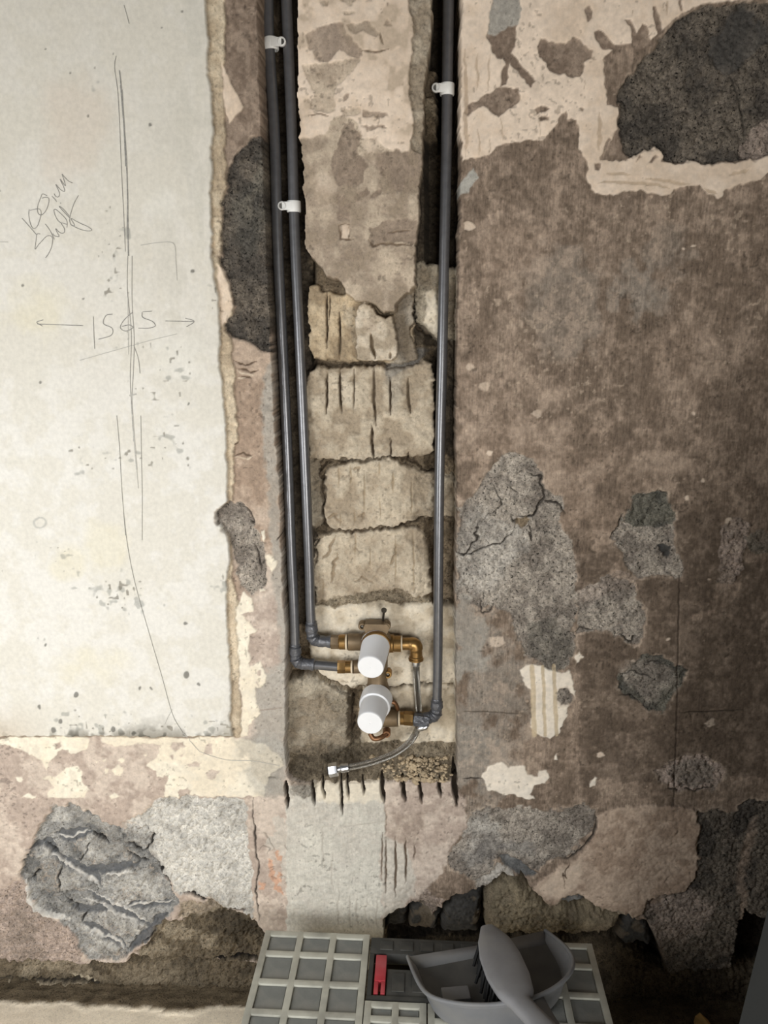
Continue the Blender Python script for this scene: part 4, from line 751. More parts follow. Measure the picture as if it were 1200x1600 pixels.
# ------------------------------------------------------------------ pencil marks
def ribbons(name, lines, width, material, parent):
    bm = bmesh.new()
    for pts in lines:
        P = [Vector((p[0], p[1], 0)) for p in pts]; Q = smooth_path(P, 5) if len(P) > 2 else [P[0].lerp(P[1], t / 12) for t in range(13)]
        W = []
        for q in Q:
            p = on_wall(q.x, q.y, -.011); d = depth_at(p.x, p.z); p = on_wall(q.x, q.y, d); p.y = depth_at(p.x, p.z) - .0006; W.append(p)
        prev = None
        for i, p in enumerate(W):
            t = (W[min(i + 1, len(W) - 1)] - W[max(i - 1, 0)]); n = Vector((-t.z, 0, t.x)).normalized() * width * .5
            a, b = bm.verts.new(p + n), bm.verts.new(p - n)
            if prev: bm.faces.new((prev[0], prev[1], b, a))
            prev = (a, b)
    return link(name, bm, material, parent, smooth=False)
zw = lambda p: Z(20, 260, 8.57, p); zA = lambda p: Z(0, 0, 3, p); zB = lambda p: Z(0, 400, 2.727, p); zC = lambda p: Z(0, 800, 2.727, p)
panel_obj = bpy.data.objects['plaster_panel']
ribbons('handwriting', [zw(p) for p in (
    [(125, 695), (210, 790), (300, 895), (320, 915)],
    [(220, 575), (215, 640), (225, 720), (250, 800), (285, 835), (330, 800), (360, 720), (380, 640), (370, 585), (330, 570), (230, 590)],
    [(460, 395), (400, 370), (375, 420), (340, 510), (330, 590), (350, 640), (390, 650), (440, 600), (475, 520), (485, 440), (455, 415), (390, 425)],
    [(525, 400), (560, 435), (588, 475)], [(555, 365), (575, 402), (612, 410), (627, 360), (585, 265), (582, 245), (610, 280), (650, 320), (695, 335), (680, 270), (645, 200), (637, 172), (670, 220), (708, 262), (685, 180), (660, 105), (690, 140), (750, 200), (800, 222)],
    [(634, 488), (640, 494), (648, 490)],
    [(370, 905), (325, 910), (310, 1010), (300, 1110), (345, 1050), (400, 990), (450, 940), (500, 930), (535, 970), (520, 1080), (480, 1170), (440, 1225)],
    [(435, 770), (500, 860), (558, 980)], [(535, 900), (560, 930), (620, 940), (595, 885), (575, 835), (610, 870), (650, 895), (690, 885), (690, 830), (650, 760), (700, 770), (735, 780)],
    [(725, 820), (730, 770), (715, 710), (650, 640), (580, 580), (552, 590), (570, 660), (610, 730), (650, 760)],
    [(760, 690), (700, 625), (640, 560), (625, 535), (680, 575), (760, 670)],
    [(880, 390), (820, 500), (775, 640), (762, 720), (780, 780), (815, 795), (825, 780), (780, 700), (850, 735), (920, 770), (1000, 805), (1055, 845), (1040, 865), (960, 860), (860, 825), (790, 790)])],
    .00085, M_pencil, panel_obj)['label'] = 'pencilled note 60mm shelf'
ribbons('handwriting', [zB(p) for p in ([(398, 258), (400, 320), (404, 395)], [(480, 248), (452, 254), (441, 288), (478, 308), (474, 338), (420, 355)], [(565, 240), (530, 272), (513, 305), (536, 320), (566, 306), (552, 294), (520, 300)], [(648, 235), (608, 238)], [(606, 240), (609, 262), (648, 278), (662, 298), (632, 308), (590, 308)],
    [(160, 290), (355, 297)], [(185, 272), (157, 283), (182, 299)], [(705, 277), (828, 280)], [(790, 265), (828, 279), (795, 302)])], .0010, M_pencil, panel_obj)['label'] = 'pencilled measurement 1565 between two arrows'
ribbons('pencil_line', [zA([(560, 330), (568, 400), (578, 520), (588, 680)]), zA([(566, 400), (590, 700), (598, 900), (602, 1200)]), zA([(572, 420), (583, 620), (590, 780)])], .0016, M_pencil, panel_obj)
ribbons('pencil_line', [zA([(545, 262), (538, 320), (555, 460), (570, 800), (580, 1000), (588, 1180)]), zA([(600, 900), (596, 1050), (605, 1200)]), zB([(545, 0), (543, 140), (560, 330), (555, 500), (558, 600)]), zB([(563, 0), (563, 200), (572, 350), (568, 500), (562, 620), (570, 790)]), zB([(570, 380), (590, 440), (597, 500)]), zB([(600, 680), (603, 850), (606, 1000), (606, 1190)]), zC([(606, 0), (606, 120)]),
    zB([(498, 680), (510, 820), (520, 1000), (535, 1190)]), zC([(527, 0), (545, 150), (580, 320), (640, 530), (690, 700), (735, 860), (780, 940)]), zA([(582, 25), (595, 70), (606, 112)])], .0008, M_pencil, panel_obj)
ribbons('pencil_line', [zB([(560, 600), (566, 700), (574, 800), (583, 910)]), zB([(552, 595), (582, 588)])], .0022, M_pencil_faint, panel_obj)
ribbons('pencil_line', [zB([(340, 445), (480, 405), (640, 360), (755, 332)]), zB([(583, 910), (590, 990)]), zA([(660, 1150), (740, 1138), (812, 1140), (825, 1200)]), zB([(748, 0), (755, 105)]), zA([(0, 1134), (38, 1135)]), zC([(780, 940), (850, 1020)]), zB([(545, 180), (548, 420)]), zC([(735, 840), (718, 870), (702, 905)])], .0009, M_pencil_faint, panel_obj)
ribbons('pencil_line', [zC([(850, 1020), (960, 1055), (1075, 1060), (1190, 1080)])], .0009, M_pencil_faint, wall)

# ------------------------------------------------------------------ pipes, clips
def pipe_path(pts): return [on_wall(*p) for p in pts]
def round_corner(pts, r=.012, n=6):
    out = [pts[0]]
    for a, b, c in zip(pts, pts[1:], pts[2:]):
        u = (a - b).normalized(); v = (c - b).normalized()
        if u.angle(v) > math.radians(150): out.append(b); continue
        p, q = b + u * r, b + v * r
        for k in range(n + 1):
            t = k / n; out.append(p * (1 - t) ** 2 + b * 2 * t * (1 - t) + q * t * t)
    out.append(pts[-1]); return out
PR = .0078
def make_pipe(label, run, corner_i, end, lump):
    e = empty('water_pipe', on_wall(*run[-1]), label, 'pipe', 'grey water pipes in the wall chase')
    P = [on_wall(*p) for p in run]
    full = smooth_path(P, 4); E = on_wall(*end); path = round_corner(full + [E], .016)
    bm = bmesh.new(); tube(bm, path, PR, 20); link('tube', bm, M_pipe, e)
    c = P[-1]; u = (P[-2] - c).normalized(); v = (E - c).normalized()
    bm = bmesh.new()
    pp = [c + u * .034, c + u * .028, c + u * .014] + [(c + u * .014) * (1 - t) ** 2 + c * 2 * t * (1 - t) + (c + v * .014) * t * t for t in (.25, .5, .75)] + [c + v * .014, c + v * .026, c + v * .032]
    rr = [PR + .0006, PR + .0022, PR + .0016, PR + .0024, PR + .0026, PR + .0022, PR + .0018, PR + .0022, PR + .0008]
    tube(bm, smooth_path(pp, 3), [rr[min(int(i / 3), 8)] + .0010 * math.sin(i * 2.3) * math.sin(i * .9) for i in range(3 * 8 + 1)], 20)
    link('elbow', bm, M_solder, e)
    return e
p1 = make_pipe('grey water pipe at the left of the pair, bent lower into the second valve inlet',
    [(415, -170, .056), (418, -40, .054), (420, 60, .052), (425, 140, .049), (430, 230, .045), (434, 380, .040), (442, 550, .034), (449, 700, .027), (455, 860, .022), (459, 940, .020), (462, 1036, .017)], 0, (531, 1042, .017), None)
p2 = make_pipe('grey water pipe beside the plaster strip, bent into the upper valve inlet',
    [(444, -170, .056), (447, -20, .054), (450, 60, .052), (456, 210, .047), (459, 320, .044), (462, 400, .041), (469, 550, .034), (476, 710, .028), (483, 880, .024), (485, 950, .022), (488, 1001, .021)], 0, (520, 1003, .021), None)
p3 = make_pipe('grey water pipe alone in the right channel of the chase',
    [(703, -170, .056), (701, -20, .054), (699, 120, .050), (697, 260, .046), (694, 400, .041), (691, 550, .034), (687, 720, .028), (685, 900, .023), (684, 1040, .021), (682, 1120, .019)], 0, (650, 1124, .017), None)

def make_clip(label, px, py, d, side):
    c = on_wall(px, py, d); e = empty('pipe_clip', c, label, 'clip', 'white pipe clips')
    bm = bmesh.new(); r1 = PR + .0026; r0 = PR + .0002; h = .0078; n = 28
    for a0, a1 in ((0, 2 * math.pi),):
        rings = []
        for k in range(n):
            a = a0 + (a1 - a0) * k / n; cs, sn = math.cos(a), math.sin(a)
            rings.append([bm.verts.new(c + Vector((cs * r, sn * r, z))) for r, z in ((r0, -h), (r1 - .0006, -h), (r1, -h + .001), (r1, h - .001), (r1 - .0006, h), (r0, h))])
        for k in range(n):
            A, B = rings[k], rings[(k + 1) % n]
            for q in range(6): bm.faces.new((A[q], B[q], B[(q + 1) % 6], A[(q + 1) % 6]))
    ear = c + Vector((side * .0158, -.0112, 0)); er = .0062
    box(bm, min(c.x + side * .001, ear.x), max(c.x + side * .001, ear.x), ear.y + .0006, ear.y + .0036, c.z - .0058, c.z + .0058, bev=.0008)
    lathe(bm, ear + Vector((0, .0042, 0)), ear + Vector((0, -.0008, 0)), [(0, er), (.8, er), (1, er - .0012), (1, .0044), (.45, .0040)], 24)
    link('band', bm, M_clip, e)
    bm = bmesh.new(); back = depth_at(ear.x, ear.z)
    lathe(bm, ear + Vector((0, .0012, 0)), Vector((ear.x, max(back, ear.y + .02) + .004, ear.z)), [(0, .0038), (.03, .0036), (.09, .002), (.85, .002), (1, 0)], 16)
    s = link('screw', bm, M_screw, e)
    return e
make_clip('white plastic pipe clip high on the left pipe of the pair', 424, 69, .0512, 1)
make_clip('white plastic pipe clip on the pipe beside the plaster strip', 459, 323, .0439, -1)
make_clip('white plastic pipe clip on the lone pipe in the right channel', 698.5, 140, .0494, -1)

# ------------------------------------------------------------------ mixer valve
e = empty('mixer_valve', on_wall(588, 1060, .04), 'brass shower valve body with two white protective caps, set in the chase', 'valve')
def cyl(name, a, b, prof, m, n=32, parent=e):
    bm = bmesh.new(); lathe(bm, a, b, prof, n); return link(name, bm, m, parent)
UB, UF = on_wall(588, 1004, .016), on_wall(579, 1043, -.050)
LB, LF = on_wall(589, 1090, .018), on_wall(578, 1130, -.052)
# cast body: upright barrel, upper and lower housings
bm = bmesh.new()
t_, b_ = on_wall(590, 1000, .030), on_wall(590, 1128, .030)
lathe(bm, t_, b_, [(0, .021), (.12, .021), (.2, .017), (.5, .0165), (.6, .020), (.95, .020), (1, .016)], 28)
lathe(bm, UB + Vector((0, .030, 0)), UB + Vector((0, -.006, 0)), [(0, .020), (.5, .0245), (.86, .0255), (1, .0235)], 32)
lathe(bm, LB + Vector((0, .028, -.004)), LB + Vector((0, -.004, 0)), [(0, .018), (.5, .022), (.9, .023), (1, .021)], 32)
link('body', bm, M_brassdull, e)
# top yoke with two lugs
bm = bmesh.new(); tp = on_wall(588, 995, .016)
prof = [(-.026, .018), (-.022, .024), (.022, .024), (.027, .018), (.020, .004), (.026, -.016), (-.026, -.016), (-.019, .004)]
for y0, y1 in ((tp.y - .006, tp.y + .016),):
    A = [bm.verts.new((tp.x + a * .8, y0, tp.z + b)) for a, b in prof]; B = [bm.verts.new((tp.x + a * .8, y1, tp.z + b)) for a, b in prof]
    bm.faces.new(A); bm.faces.new(B[::-1])
    for k in range(len(prof)): bm.faces.new((A[k], A[(k + 1) % 8], B[(k + 1) % 8], B[k]))
link('yoke', bm, M_brassdull, e)
bm = bmesh.new(); lathe(bm, UB + Vector((0, -.004, 0)), UB + Vector((0, -.012, -.001)), [(0, .0235), (.2, .0245), (.8, .0245), (1, .0232)], 32); link('collar', bm, M_brass, e)
for px, py, d, m_ in ((566, 979, .020, M_brassdull), (604, 979, .014, M_brassdull), (606, 1054, .024, M_brass), (604, 1147, .018, M_copper)):
    c = on_wall(px, py, d)
    lg = cyl('lug', c + Vector((0, .012, 0)), c + Vector((0, -.002, 0)), [(0, .0068), (.85, .0068), (1, .006), (1, .0034), (.3, .003)], m_, 20)
    cyl('screw', c + Vector((0, .008, 0)), c + Vector((0, .0006, 0)), [(0, .0028), (.6, .0032), (1, .0018)], M_screw if m_ is not M_copper else M_copper, 12)
bm = bmesh.new(); q = [on_wall(578, 1146, .012), on_wall(584, 1154, .010), on_wall(594, 1153, .012), on_wall(603, 1147, .020)]
tube(bm, smooth_path(q, 5), .0042, 10); link('lower_bracket', bm, M_copper, e)
# caps
L = (UF - UB).length
cyl('cap', UB, UF, [(0, .0243), (.06, .0246), (.10, .0232), (.96, .0208), (.985, .0204), (1.0, .0196), (1.0, .0012), (.985, .0006), (.985, 0)], M_cap, 48)['label'] = 'upper white cap'
cyl('cap', LB, LF, [(0, .0262), (.30, .0262), (.36, .0254), (.38, .0228), (.96, .0208), (.985, .0204), (1.0, .0196), (1.0, .0012), (.985, .0006), (.985, 0)], M_cap, 48)['label'] = 'lower white cap with a wide collar'
# inlets on the left
def fitting(seq, n=24):
    """seq of (px0,py0,d0,px1,py1,d1,profile,material,name,sides)"""
    for (a, b, prof, m_, nm, k) in seq: cyl(nm, on_wall(*a), on_wall(*b), prof, m_, k)
fitting([((517, 1003, .021), (531, 1003, .021), [(0, .0112), (.05, .0118), (.95, .0118), (1, .0112)], M_brassdull, 'compression_nut', 6),
         ((529, 1003, .021), (541, 1003, .021), [(0, .0108), (.15, .0125), (.85, .0125), (1, .0108)], M_brass, 'inlet', 24),
         ((540, 1003, .021), (542.6, 1003, .021), [(0, .0128), (1, .0128)], M_tape, 'thread_tape', 24),
         ((543, 1003, .021), (575, 1003, .025), [(0, .013), (.05, .0142), (1, .0142)], M_brassdull, 'inlet', 24),
         ((527, 1042, .017), (540, 1042, .018), [(0, .0102), (.05, .0108), (.9, .0108), (1, .010)], M_brass, 'compression_nut', 6),
         ((539, 1042, .018), (549, 1042, .018), [(0, .009), (.1, .0104), (1, .0104)], M_brass, 'inlet', 24),
         ((548.5, 1042, .018), (551, 1042, .018), [(0, .0108), (1, .0108)], M_tape, 'thread_tape', 24),
         ((551, 1042, .018), (580, 1040, .026), [(0, .011), (1, .012)], M_brassdull, 'inlet', 24),
         ((600, 1005, .024), (627, 1006, .022), [(0, .0155), (.55, .0150), (.6, .0136), (1, .0136)], M_brass, 'outlet', 24),
         ((626.6, 1006, .022), (628.6, 1006, .022), [(0, .0138), (1, .0138)], M_tape, 'thread_tape', 24),
         ((596, 1122, .024), (622, 1122, .021), [(0, .0146), (1, .0140)], M_brassdull, 'outlet', 24),
         ((622, 1122, .021), (625, 1122, .021), [(0, .0128), (1, .0128)], M_tape, 'thread_tape', 24),
         ((625, 1122, .021), (632, 1122, .020), [(0, .0112), (1, .0112)], M_brass, 'outlet', 24),
         ((631, 1122, .020), (646, 1123, .018), [(0, .0112), (.08, .0118), (.92, .0118), (1, .0112)], M_brass, 'compression_nut', 6)])
bm = bmesh.new(); ep = [on_wall(629, 1006, .022), on_wall(640, 1006, .022), on_wall(648, 1008, .022), on_wall(650, 1016, .022), on_wall(650, 1026, .022)]
tube(bm, smooth_path(ep, 5), [.0105] * 6 + [.0116] * 9 + [.0102] * 6, 24); link('elbow', bm, M_brass, e)
cyl('elbow_flange', on_wall(650, 1024, .022), on_wall(650, 1031, .022), [(0, .0098), (.2, .0112), (.6, .0112), (.65, .0124), (1, .0124)], M_brass, 24)
bm = bmesh.new(); c = on_wall(613, 1104, .020); tube(bm, smooth_path([c + Vector((-.010, .006, -.008)), c + Vector((-.008, 0, .006)), c + Vector((.003, -.001, .008)), c + Vector((.008, .002, -.002)), c + Vector((.008, .006, -.012))], 4), .0036, 10); link('loop', bm, M_copper, e)
# chrome nut on the right pipe
o = bmesh.new(); lathe(o, on_wall(647, 1124, .016), on_wall(671, 1126, .012), [(0, .0100), (.06, .0112), (.55, .0112), (.6, .0104), (1, .0098)], 6); link('union_nut', o, M_solder, p3)['label'] = 'grey six sided union nut'
o = bmesh.new(); lathe(o, on_wall(652, 1139, .008), on_wall(668, 1135, .005), [(0, .003), (.2, .0052), (.8, .0050), (1, .003)], 16); link('drip_of_solder', o, M_chrome, p3)['label'] = 'shiny smooth underside of the joint'

# ------------------------------------------------------------------ braided hose
h = empty('flexible_hose', on_wall(650, 1034, .022), 'steel braided flexible hose with a loose chrome nut, hanging from the brass elbow', 'hose')
hp = smooth_path([on_wall(*p) for p in ((650, 1034, .022), (650.5, 1052, .022), (652, 1080, .026), (654, 1105, .032), (655, 1128, .032), (649, 1147, .022), (636, 1164, .008), (615, 1178, -.002), (590, 1188, -.008), (565, 1195, -.012), (543, 1199, -.014))], 8)
bm = bmesh.new(); tube(bm, hp, .0058, 16)
uvl = bm.loops.layers.uv.new('UVMap'); bm.faces.ensure_lookup_table(); bm.verts.index_update()
for f in bm.faces:
    for lp in f.loops:
        k = lp.vert.index; lp[uvl].uv = ((k % 16) / 16 * 2.0, (k // 16) * .12)
link('braided_tube', bm, M_braid, h)
d0 = (hp[-1] - hp[-6]).normalized(); E0 = hp[-1]
for nm, a, b, prof, m_, n in (('ferrule', -.002, .012, [(0, .0068), (.1, .0074), (.5, .0070), (.6, .0076), (.9, .0074), (1, .006)], M_chrome, 24),
                              ('nut', .016, .032, [(0, .0098), (.1, .0114), (.9, .0114), (1, .0100), (1, .0076), (.3, .007)], M_chrome, 6),
                              ('neck', .010, .018, [(0, .0056), (1, .0056)], M_chrome, 20)):
    bm = bmesh.new(); lathe(bm, E0 + d0 * a, E0 + d0 * b, prof, n); link(nm, bm, m_, h)
bm = bmesh.new(); lathe(bm, hp[0] + (hp[0] - hp[1]).normalized() * .002, hp[3], [(0, .0074), (.8, .0074), (1, .0062)], 20); link('ferrule', bm, M_chrome, h)
bm = bmesh.new(); lathe(bm, E0 + d0 * .0315, E0 + d0 * .0335, [(0, .0074), (1, .0070)], 20); link('washer', bm, M_dark, h)

# ------------------------------------------------------------------ screw above the valve
a = on_wall(600, 953, .012); b = on_wall(598, 974, .034)
o = bmesh.new(); lathe(o, a, b, [(0, .0046), (.06, .0044), (.14, .0021), (1, .0019)], 16)
so = link('screw', o, M_screw); tag(so, 'small steel screw sticking out just above the brass valve', 'screw')

# ------------------------------------------------------------------ rubble on the sill of the chase
random.seed(4); bm = bmesh.new()
for k in range(260):
    px = random.gauss(660, 30); py = random.uniform(1182, 1222)
    if not 560 < px < 706: continue
    p = on_wall(px, py, .02); d = depth_at(p.x, p.z); p = on_wall(px, py, d - .001); s = random.choice((.0012, .0016, .002, .003, .0048)) * random.uniform(.8, 1.3)
    r = bmesh.ops.create_icosphere(bm, subdivisions=1, radius=s)
    for v in r['verts']: v.co = p + Vector((v.co.x * random.uniform(.4, 1.6), v.co.y * random.uniform(.5, 1.1), v.co.z * random.uniform(.4, 1.3)))
M_rub = mat('crumbled_mortar', (176, 158, 130), rough=.95, var=.25, scale=60, bump=.6)
ro = link('rubble', bm, M_rub, wall, smooth=False); ro['kind'] = 'stuff'

# ------------------------------------------------------------------ step stool
ZT = .22
BL, BR = on_level(415, 1453, ZT), on_level(925, 1474, ZT)
ux = (BR - BL); SW = ux.length; rz = math.atan2(ux.y, ux.x); SD = .30
st = empty('step_stool', (BL.x, BL.y, 0), 'pale grey plastic folding step stool with square grip pads, against the wall foot', 'stool', None, rz)
MS = st.matrix_world.copy()
def uv_of(px, py):
    p = MS.inverted() @ on_level(px, py, ZT); return p.x, -p.y
def sbox(bm, u0, u1, v0, v1, z0, z1, bev=.0012): box(bm, u0, u1, -v1, -v0, z0, z1, MS, bev)
U1 = uv_of(578, 1462)[0]; VH = uv_of(620, 1565)[1]; V1 = SD; RIB = .0105
pads = []
def grid_panel(u0, u1, v0, v1, cols, rows, name, m, zt=ZT, label=None, base=.012):
    bm = bmesh.new(); sbox(bm, u0, u1, v0, v1, zt - .022, zt - .006)
    for c in cols: sbox(bm, c - RIB / 2, c + RIB / 2, v0, v1, zt - .012, zt)
    for r_ in rows: sbox(bm, u0, u1, r_ - RIB / 2, r_ + RIB / 2, zt - .0121, zt - .0002)
    o = link(name, bm, m, st)
    if label: o['label'] = label
    return o
padmesh = {}
def add_pads(parent, cols, rows, m, zt):
    for c0, c1 in zip(cols, cols[1:]):
        for r0, r1 in zip(rows, rows[1:]):
            g = RIB / 2 + .0009; u0, u1, v0, v1 = c0 + g, c1 - g, r0 + g, r1 - g
            key = (round(u1 - u0, 4), round(v1 - v0, 4), m.name)
            if key not in padmesh:
                bm = bmesh.new(); box(bm, -(u1 - u0) / 2, (u1 - u0) / 2, -(v1 - v0) / 2, (v1 - v0) / 2, -.004, 0, None, .0008)
                me = bpy.data.meshes.new('pad'); bm.to_mesh(me); bm.free(); me.materials.append(m); padmesh[key] = me
            o = bpy.data.objects.new('pad', padmesh[key]); C.objects.link(o); o.parent = parent
            o.matrix_parent_inverse = parent.matrix_world.inverted()
            o.matrix_world = MS @ Matrix.Translation(((u0 + u1) / 2, -(v0 + v1) / 2, zt - .0034))
bpy.context.view_layer.update()
hr = RIB / 2
rowsL = [hr] + [uv_of(450, y)[1] for y in (1489.5, 1534, 1582)]
dv = rowsL[3] - rowsL[2]; rowsL += [rowsL[3] + dv * k for k in (1, 2)]; rowsL = [r for r in rowsL if r < SD - hr]; rowsL.append(SD - hr)
for side in (0, 1):
    a, b = (0, U1) if side == 0 else (SW - U1, SW)
    cols = [a + hr + (U1 - RIB) * k / 3 for k in range(4)]
    pn = grid_panel(a, b, 0, SD, cols, rowsL, 'top_panel', M_frame); bpy.context.view_layer.update(); add_pads(pn, cols, rowsL, M_pad, ZT)
mid = SW / 2
for a, b in ((U1 + .0015, mid - .001), (mid + .001, SW - U1 - .0015)):
    cols = [a + hr, (a + b) / 2, b - hr]; rows = [VH + hr, VH + .030, VH + .058, VH + .10, SD - hr]
    pn = grid_panel(a, b, VH, SD, cols, rows, 'centre_panel', M_frame); bpy.context.view_layer.update(); add_pads(pn, cols, rows, M_pad, ZT)
# dark handle section: rim bars, shallow pads, red latch, hand hole
ha, hb = U1 + .0025, SW - U1 - .0025; vt, vb = .004, VH - .003; zt = ZT - .002
lx0, ly0 = uv_of(588, 1490); lx1, ly1 = uv_of(601, 1551); hx0, hy0 = uv_of(601, 1489); hx1, hy1 = uv_of(660, 1513)
bm = bmesh.new()
sbox(bm, ha, hb, vt, hy0 - .001, zt - .02, zt); sbox(bm, ha, hb, ly1 + .003, vb, zt - .02, zt); sbox(bm, ha, lx0 - .003, hy0 - .0012, ly1 + .0032, zt - .02, zt)
sbox(bm, hb - .028, hb, hy0 - .0012, ly1 + .0032, zt - .02, zt); sbox(bm, lx1 + .002, hb - .027, hy1, ly1 + .0034, zt - .02, zt - .002)
hs = link('handle_section', bm, M_darkplast, st); hs['label'] = 'charcoal handle section'
bpy.context.view_layer.update()
cc = [ha + .010 + (hb - ha - .02) * k / 5 for k in range(6)]
add_pads(hs, cc, [vt + .002, hy0 - .002], M_darkplast, zt + .0052)
add_pads(hs, [lx1 + .004 + (hb - .03 - lx1) * k / 4 for k in range(5)], [hy1 + .002, ly1], M_darkplast, zt + .003)
bm = bmesh.new(); sbox(bm, ha, hb, vt, vb, zt - .05, zt - .046); link('handle_pocket', bm, mat('pocket_plastic', (92, 78, 60), rough=.9, var=.25), st)['label'] = 'brown dusty floor of the hand hole'
bm = bmesh.new(); sbox(bm, lx0, lx1, ly0 + .001, ly0 + (ly1 - ly0) * .70, zt - .02, zt + .0015, .0015)
for s in (0, 1): sbox(bm, lx0 + s * (lx1 - lx0) * .62, lx0 + (lx1 - lx0) * (.38 + s * .62), ly0 + (ly1 - ly0) * .68, ly1, zt - .02, zt + .0005, .001)
link('latch', bm, M_red, st)['label'] = 'red plastic latch'
bm = bmesh.new(); sbox(bm, .006, SW - .006, .004, .012, ZT - .06, ZT - .021); sbox(bm, .006, SW - .006, SD - .012, SD - .004, ZT - .06, ZT - .021)
sbox(bm, .004, .012, .004, SD - .004, ZT - .06, ZT - .021); sbox(bm, SW - .012, SW - .004, .004, SD - .004, ZT - .06, ZT - .021); link('apron', bm, M_frame, st)
for u in (.02, SW - .05):
    for v in (.012, SD - .042):
        bm = bmesh.new(); sbox(bm, u, u + .03, v, v + .03, 0, ZT - .021, .003); link('leg', bm, M_frame, st)

# ------------------------------------------------------------------ dustpan
RIMP = [(637, 1495, .226), (645, 1516, .240), (655, 1537, .254), (668, 1553, .264), (690, 1563, .272), (725, 1569, .276), (765, 1570, .278), (800, 1566, .279), (830, 1560, .279), (860, 1547, .276), (882, 1531, .272), (894, 1514, .266), (895, 1497, .257), (884, 1480, .248), (868, 1466, .238), (852, 1454, .226)]
rim = [on_level(*p) for p in RIMP]
A, B = rim[0], rim[-1]; ctr = sum(rim, Vector()) / len(rim)
dp = empty('dustpan', (ctr.x, ctr.y, ZT), 'grey plastic dustpan lying on the step stool', 'dustpan')
nrm = Vector((-(B - A).y, (B - A).x, 0)).normalized()
if nrm.y < 0: nrm = -nrm
bm = bmesh.new(); rimU = smooth_path(rim, 3); nr = len(rimU); levels = 6; rows = []
for k in range(levels + 1):
    t = k / levels; row = []
    for i, p in enumerate(rimU):
        tt = i / (nr - 1); back = math.sin(math.pi * tt) ** .6
        q = p.copy(); inset = .06 + .10 * back
        q.x += (ctr.x - p.x) * inset * (1 - (1 - t) ** 1.6); q.y += (ctr.y - p.y) * inset * (1 - (1 - t) ** 1.6)
        far = (A - q).dot(nrm)
        if far < .026 * t: q -= nrm * (.026 * t - far)
        q.z = p.z + (ZT + .003 - p.z) * t; row.append(bm.verts.new(q))
    rows.append(row)
for a, b in zip(rows, rows[1:]):
    for i in range(nr - 1): bm.faces.new((a[i], a[i + 1], b[i + 1], b[i]))
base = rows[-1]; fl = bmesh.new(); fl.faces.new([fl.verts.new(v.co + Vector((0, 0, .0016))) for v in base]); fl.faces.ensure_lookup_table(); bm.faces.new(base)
# lip: ramp from the pan floor up and out to the thin mouth edge
nrm = Vector((-(B - A).y, (B - A).x, 0)).normalized()
if nrm.y < 0: nrm = -nrm
a1_, b1_ = base[0], base[-1]
lp = [bm.verts.new(A + nrm * .001), bm.verts.new((A + B) / 2 + nrm * .001 + Vector((0, 0, -.006))), bm.verts.new(B + nrm * .001)]
m1 = bm.verts.new((base[0].co + base[-1].co) / 2)
for v in (lp[0], lp[2]): v.co.z = A.z - .002
bmesh.ops.remove_doubles(bm, verts=bm.verts, dist=.0004)
bm.verts.ensure_lookup_table()
bm.faces.new((lp[0], lp[1], m1, a1_)); bm.faces.new((lp[1], lp[2], b1_, m1))
pan = link('pan', bm, M_pan, dp); md = pan.modifiers.new('thick', 'SOLIDIFY'); md.thickness = .0026; md.offset = 0
bmesh.ops.triangulate(fl, faces=fl.faces); link('pan_floor', fl, M_pandark, dp)['label'] = 'dusty floor of the pan, darkened for the shade inside'
bm = bmesh.new()
tube(bm, rimU, .0032, 10); link('rim', bm, M_pan, dp)['label'] = 'rolled rim'
hd = [on_level(832, 1563, .270), on_level(850, 1590, .268), on_level(872, 1625, .266), on_level(890, 1665, .262)]
bm = bmesh.new()
for s in range(1):
    tube(bm, smooth_path(hd, 5), [.020 - .004 * math.sin(i / 15 * math.pi) for i in range(16)], 14)
for v in bm.verts: v.co.z = .262 + (v.co.z - .262) * .55
link('handle', bm, M_pan, dp)
bm = bmesh.new(); q = on_level(712, 1557, .232); box(bm, -.021, .021, -.012, .012, 0, .016, Matrix.Translation((q.x, q.y, ZT + .003)) @ Matrix.Rotation(rz + .15, 4, 'Z'), .002); link('stop_block', bm, M_pan, dp)

# ------------------------------------------------------------------ hand brush lying across the pan
cl = [(762, 1450, .262), (772, 1470, .270), (782, 1495, .276), (794, 1525, .281), (806, 1552, .286), (814, 1568, .289), (832, 1588, .292), (856, 1618, .292), (880, 1655, .290), (893, 1680, .288)]
wid = [.012, .026, .0325, .033, .027, .016, .0155, .020, .020, .012]
thk = [.006, .009, .010, .0105, .0105, .010, .0095, .010, .010, .007]
cp = smooth_path([on_level(*p) for p in cl], 4)
wI = np.interp(np.linspace(0, 9, len(cp)), range(10), wid); tI = np.interp(np.linspace(0, 9, len(cp)), range(10), thk)
hb_ = empty('hand_brush', (cp[8].x, cp[8].y, ZT), 'grey hand brush with black bristles, laid across the dustpan', 'brush')
bm = bmesh.new(); rings = []; NB = 16
for i, p in enumerate(cp):
    t = (cp[min(i + 1, len(cp) - 1)] - cp[max(i - 1, 0)]).normalized(); s = t.cross(Vector((0, 0, 1))).normalized(); u = s.cross(t)
    rings.append([bm.verts.new(p + s * wI[i] * math.copysign(abs(math.cos(a)) ** .8, math.cos(a)) + u * tI[i] * math.copysign(abs(math.sin(a)) ** .8, math.sin(a))) for a in np.linspace(0, 2 * math.pi, NB + 1)[:-1]])
for a, b in zip(rings, rings[1:]):
    for k in range(NB): bm.faces.new((a[k], a[(k + 1) % NB], b[(k + 1) % NB], b[k]))
bm.faces.new(rings[0][::-1]); bm.faces.new(rings[-1]); link('brush_back', bm, M_brush, hb_)
bm = bmesh.new(); random.seed(9)
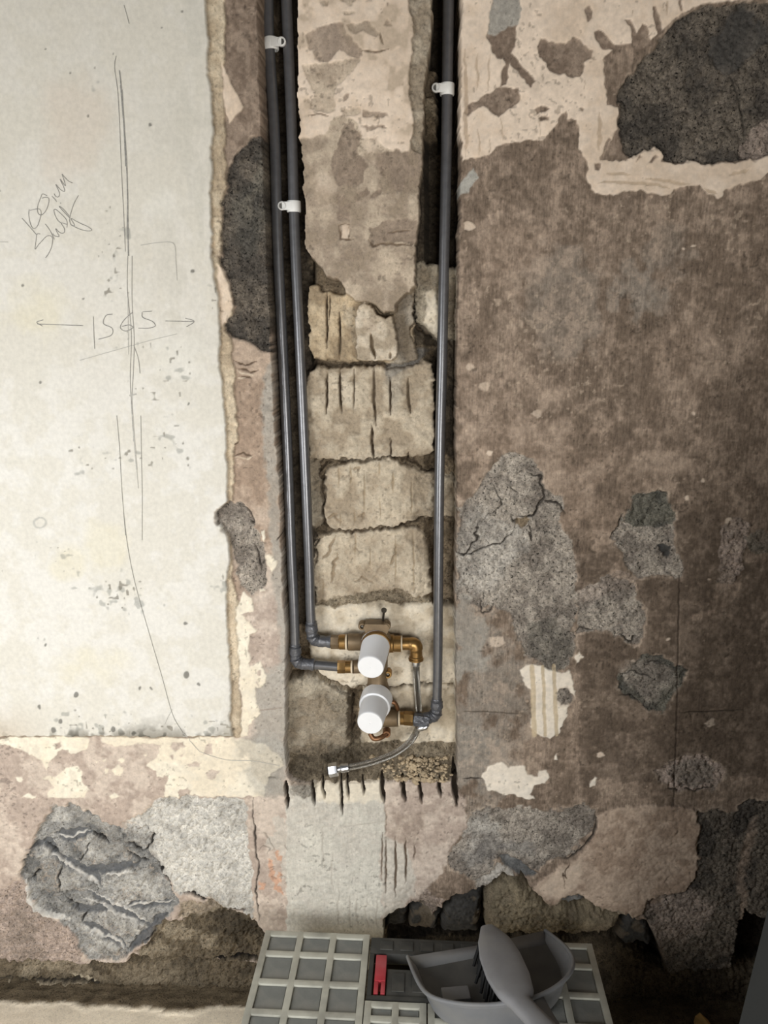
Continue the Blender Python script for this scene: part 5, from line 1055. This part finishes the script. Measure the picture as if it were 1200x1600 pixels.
for i in range(2, 15):
    p = cp[i]; t = (cp[i + 1] - cp[i - 1]).normalized(); s = t.cross(Vector((0, 0, 1))).normalized()
    for k in range(9):
        f = (k / 8 - .5) * 1.75; r0 = p + s * wI[i] * f - Vector((0, 0, tI[i] * .5)); r1 = r0 + Vector((random.uniform(-.004, .004), random.uniform(-.004, .004), 0)) + s * f * .006
        r1.z = max(ZT + .006, r0.z - .036); tube(bm, [r0, r1], [.0022, .0026], 5)
bo = link('bristles', bm, M_bristle, hb_); bo['kind'] = 'stuff'

# ------------------------------------------------------------------ grey upright at the right, wood offcut
YB = -.45; pt, pb = on_wall(1197, 1420, YB), on_wall(1152, 1600, YB); sl_ = (pt.x - pb.x) / (pt.z - pb.z); HB = 1.05  # only the left edge is in view; unseen bulk shaped to shade the corner
bm = bmesh.new(); vs = []
for z_ in (0, HB):
    xx = pb.x + (z_ - pb.z) * sl_
    for x_ in (xx, .795):
        for y_ in (YB, -1.05): vs.append(bm.verts.new((x_, y_, z_)))
for f in ((0, 1, 3, 2), (4, 6, 7, 5), (0, 4, 5, 1), (2, 3, 7, 6), (0, 2, 6, 4), (1, 5, 7, 3)): bm.faces.new([vs[i] for i in f])
bmesh.ops.bevel(bm, geom=list(bm.edges), offset=.003, segments=2, affect='EDGES')
o = link('grey_upright_1', bm, M_upright, smooth=False); o['kind'] = 'structure'; o['label'] = 'plain dark grey upright at the right edge of the view, its unseen bulk shading the corner'
q = on_level(1098, 1606, .01)
bm = bmesh.new(); pr = [(-.016, -.02), (.018, -.025), (.014, .012), (.002, .024), (-.008, .020)]
Ab = [bm.verts.new((q.x + a, q.y + b, .001)) for a, b in pr]; At = [bm.verts.new((q.x + a * .9, q.y + b * .9, .016 + .004 * (i % 2))) for i, (a, b) in enumerate(pr)]
bm.faces.new(Ab[::-1]); bm.faces.new(At)
for k in range(5): bm.faces.new((Ab[k], Ab[(k + 1) % 5], At[(k + 1) % 5], At[k]))
tag(link('wood_offcut', bm, M_wood, smooth=False), 'small pointed yellow wood offcut on the dark floor', 'offcut')
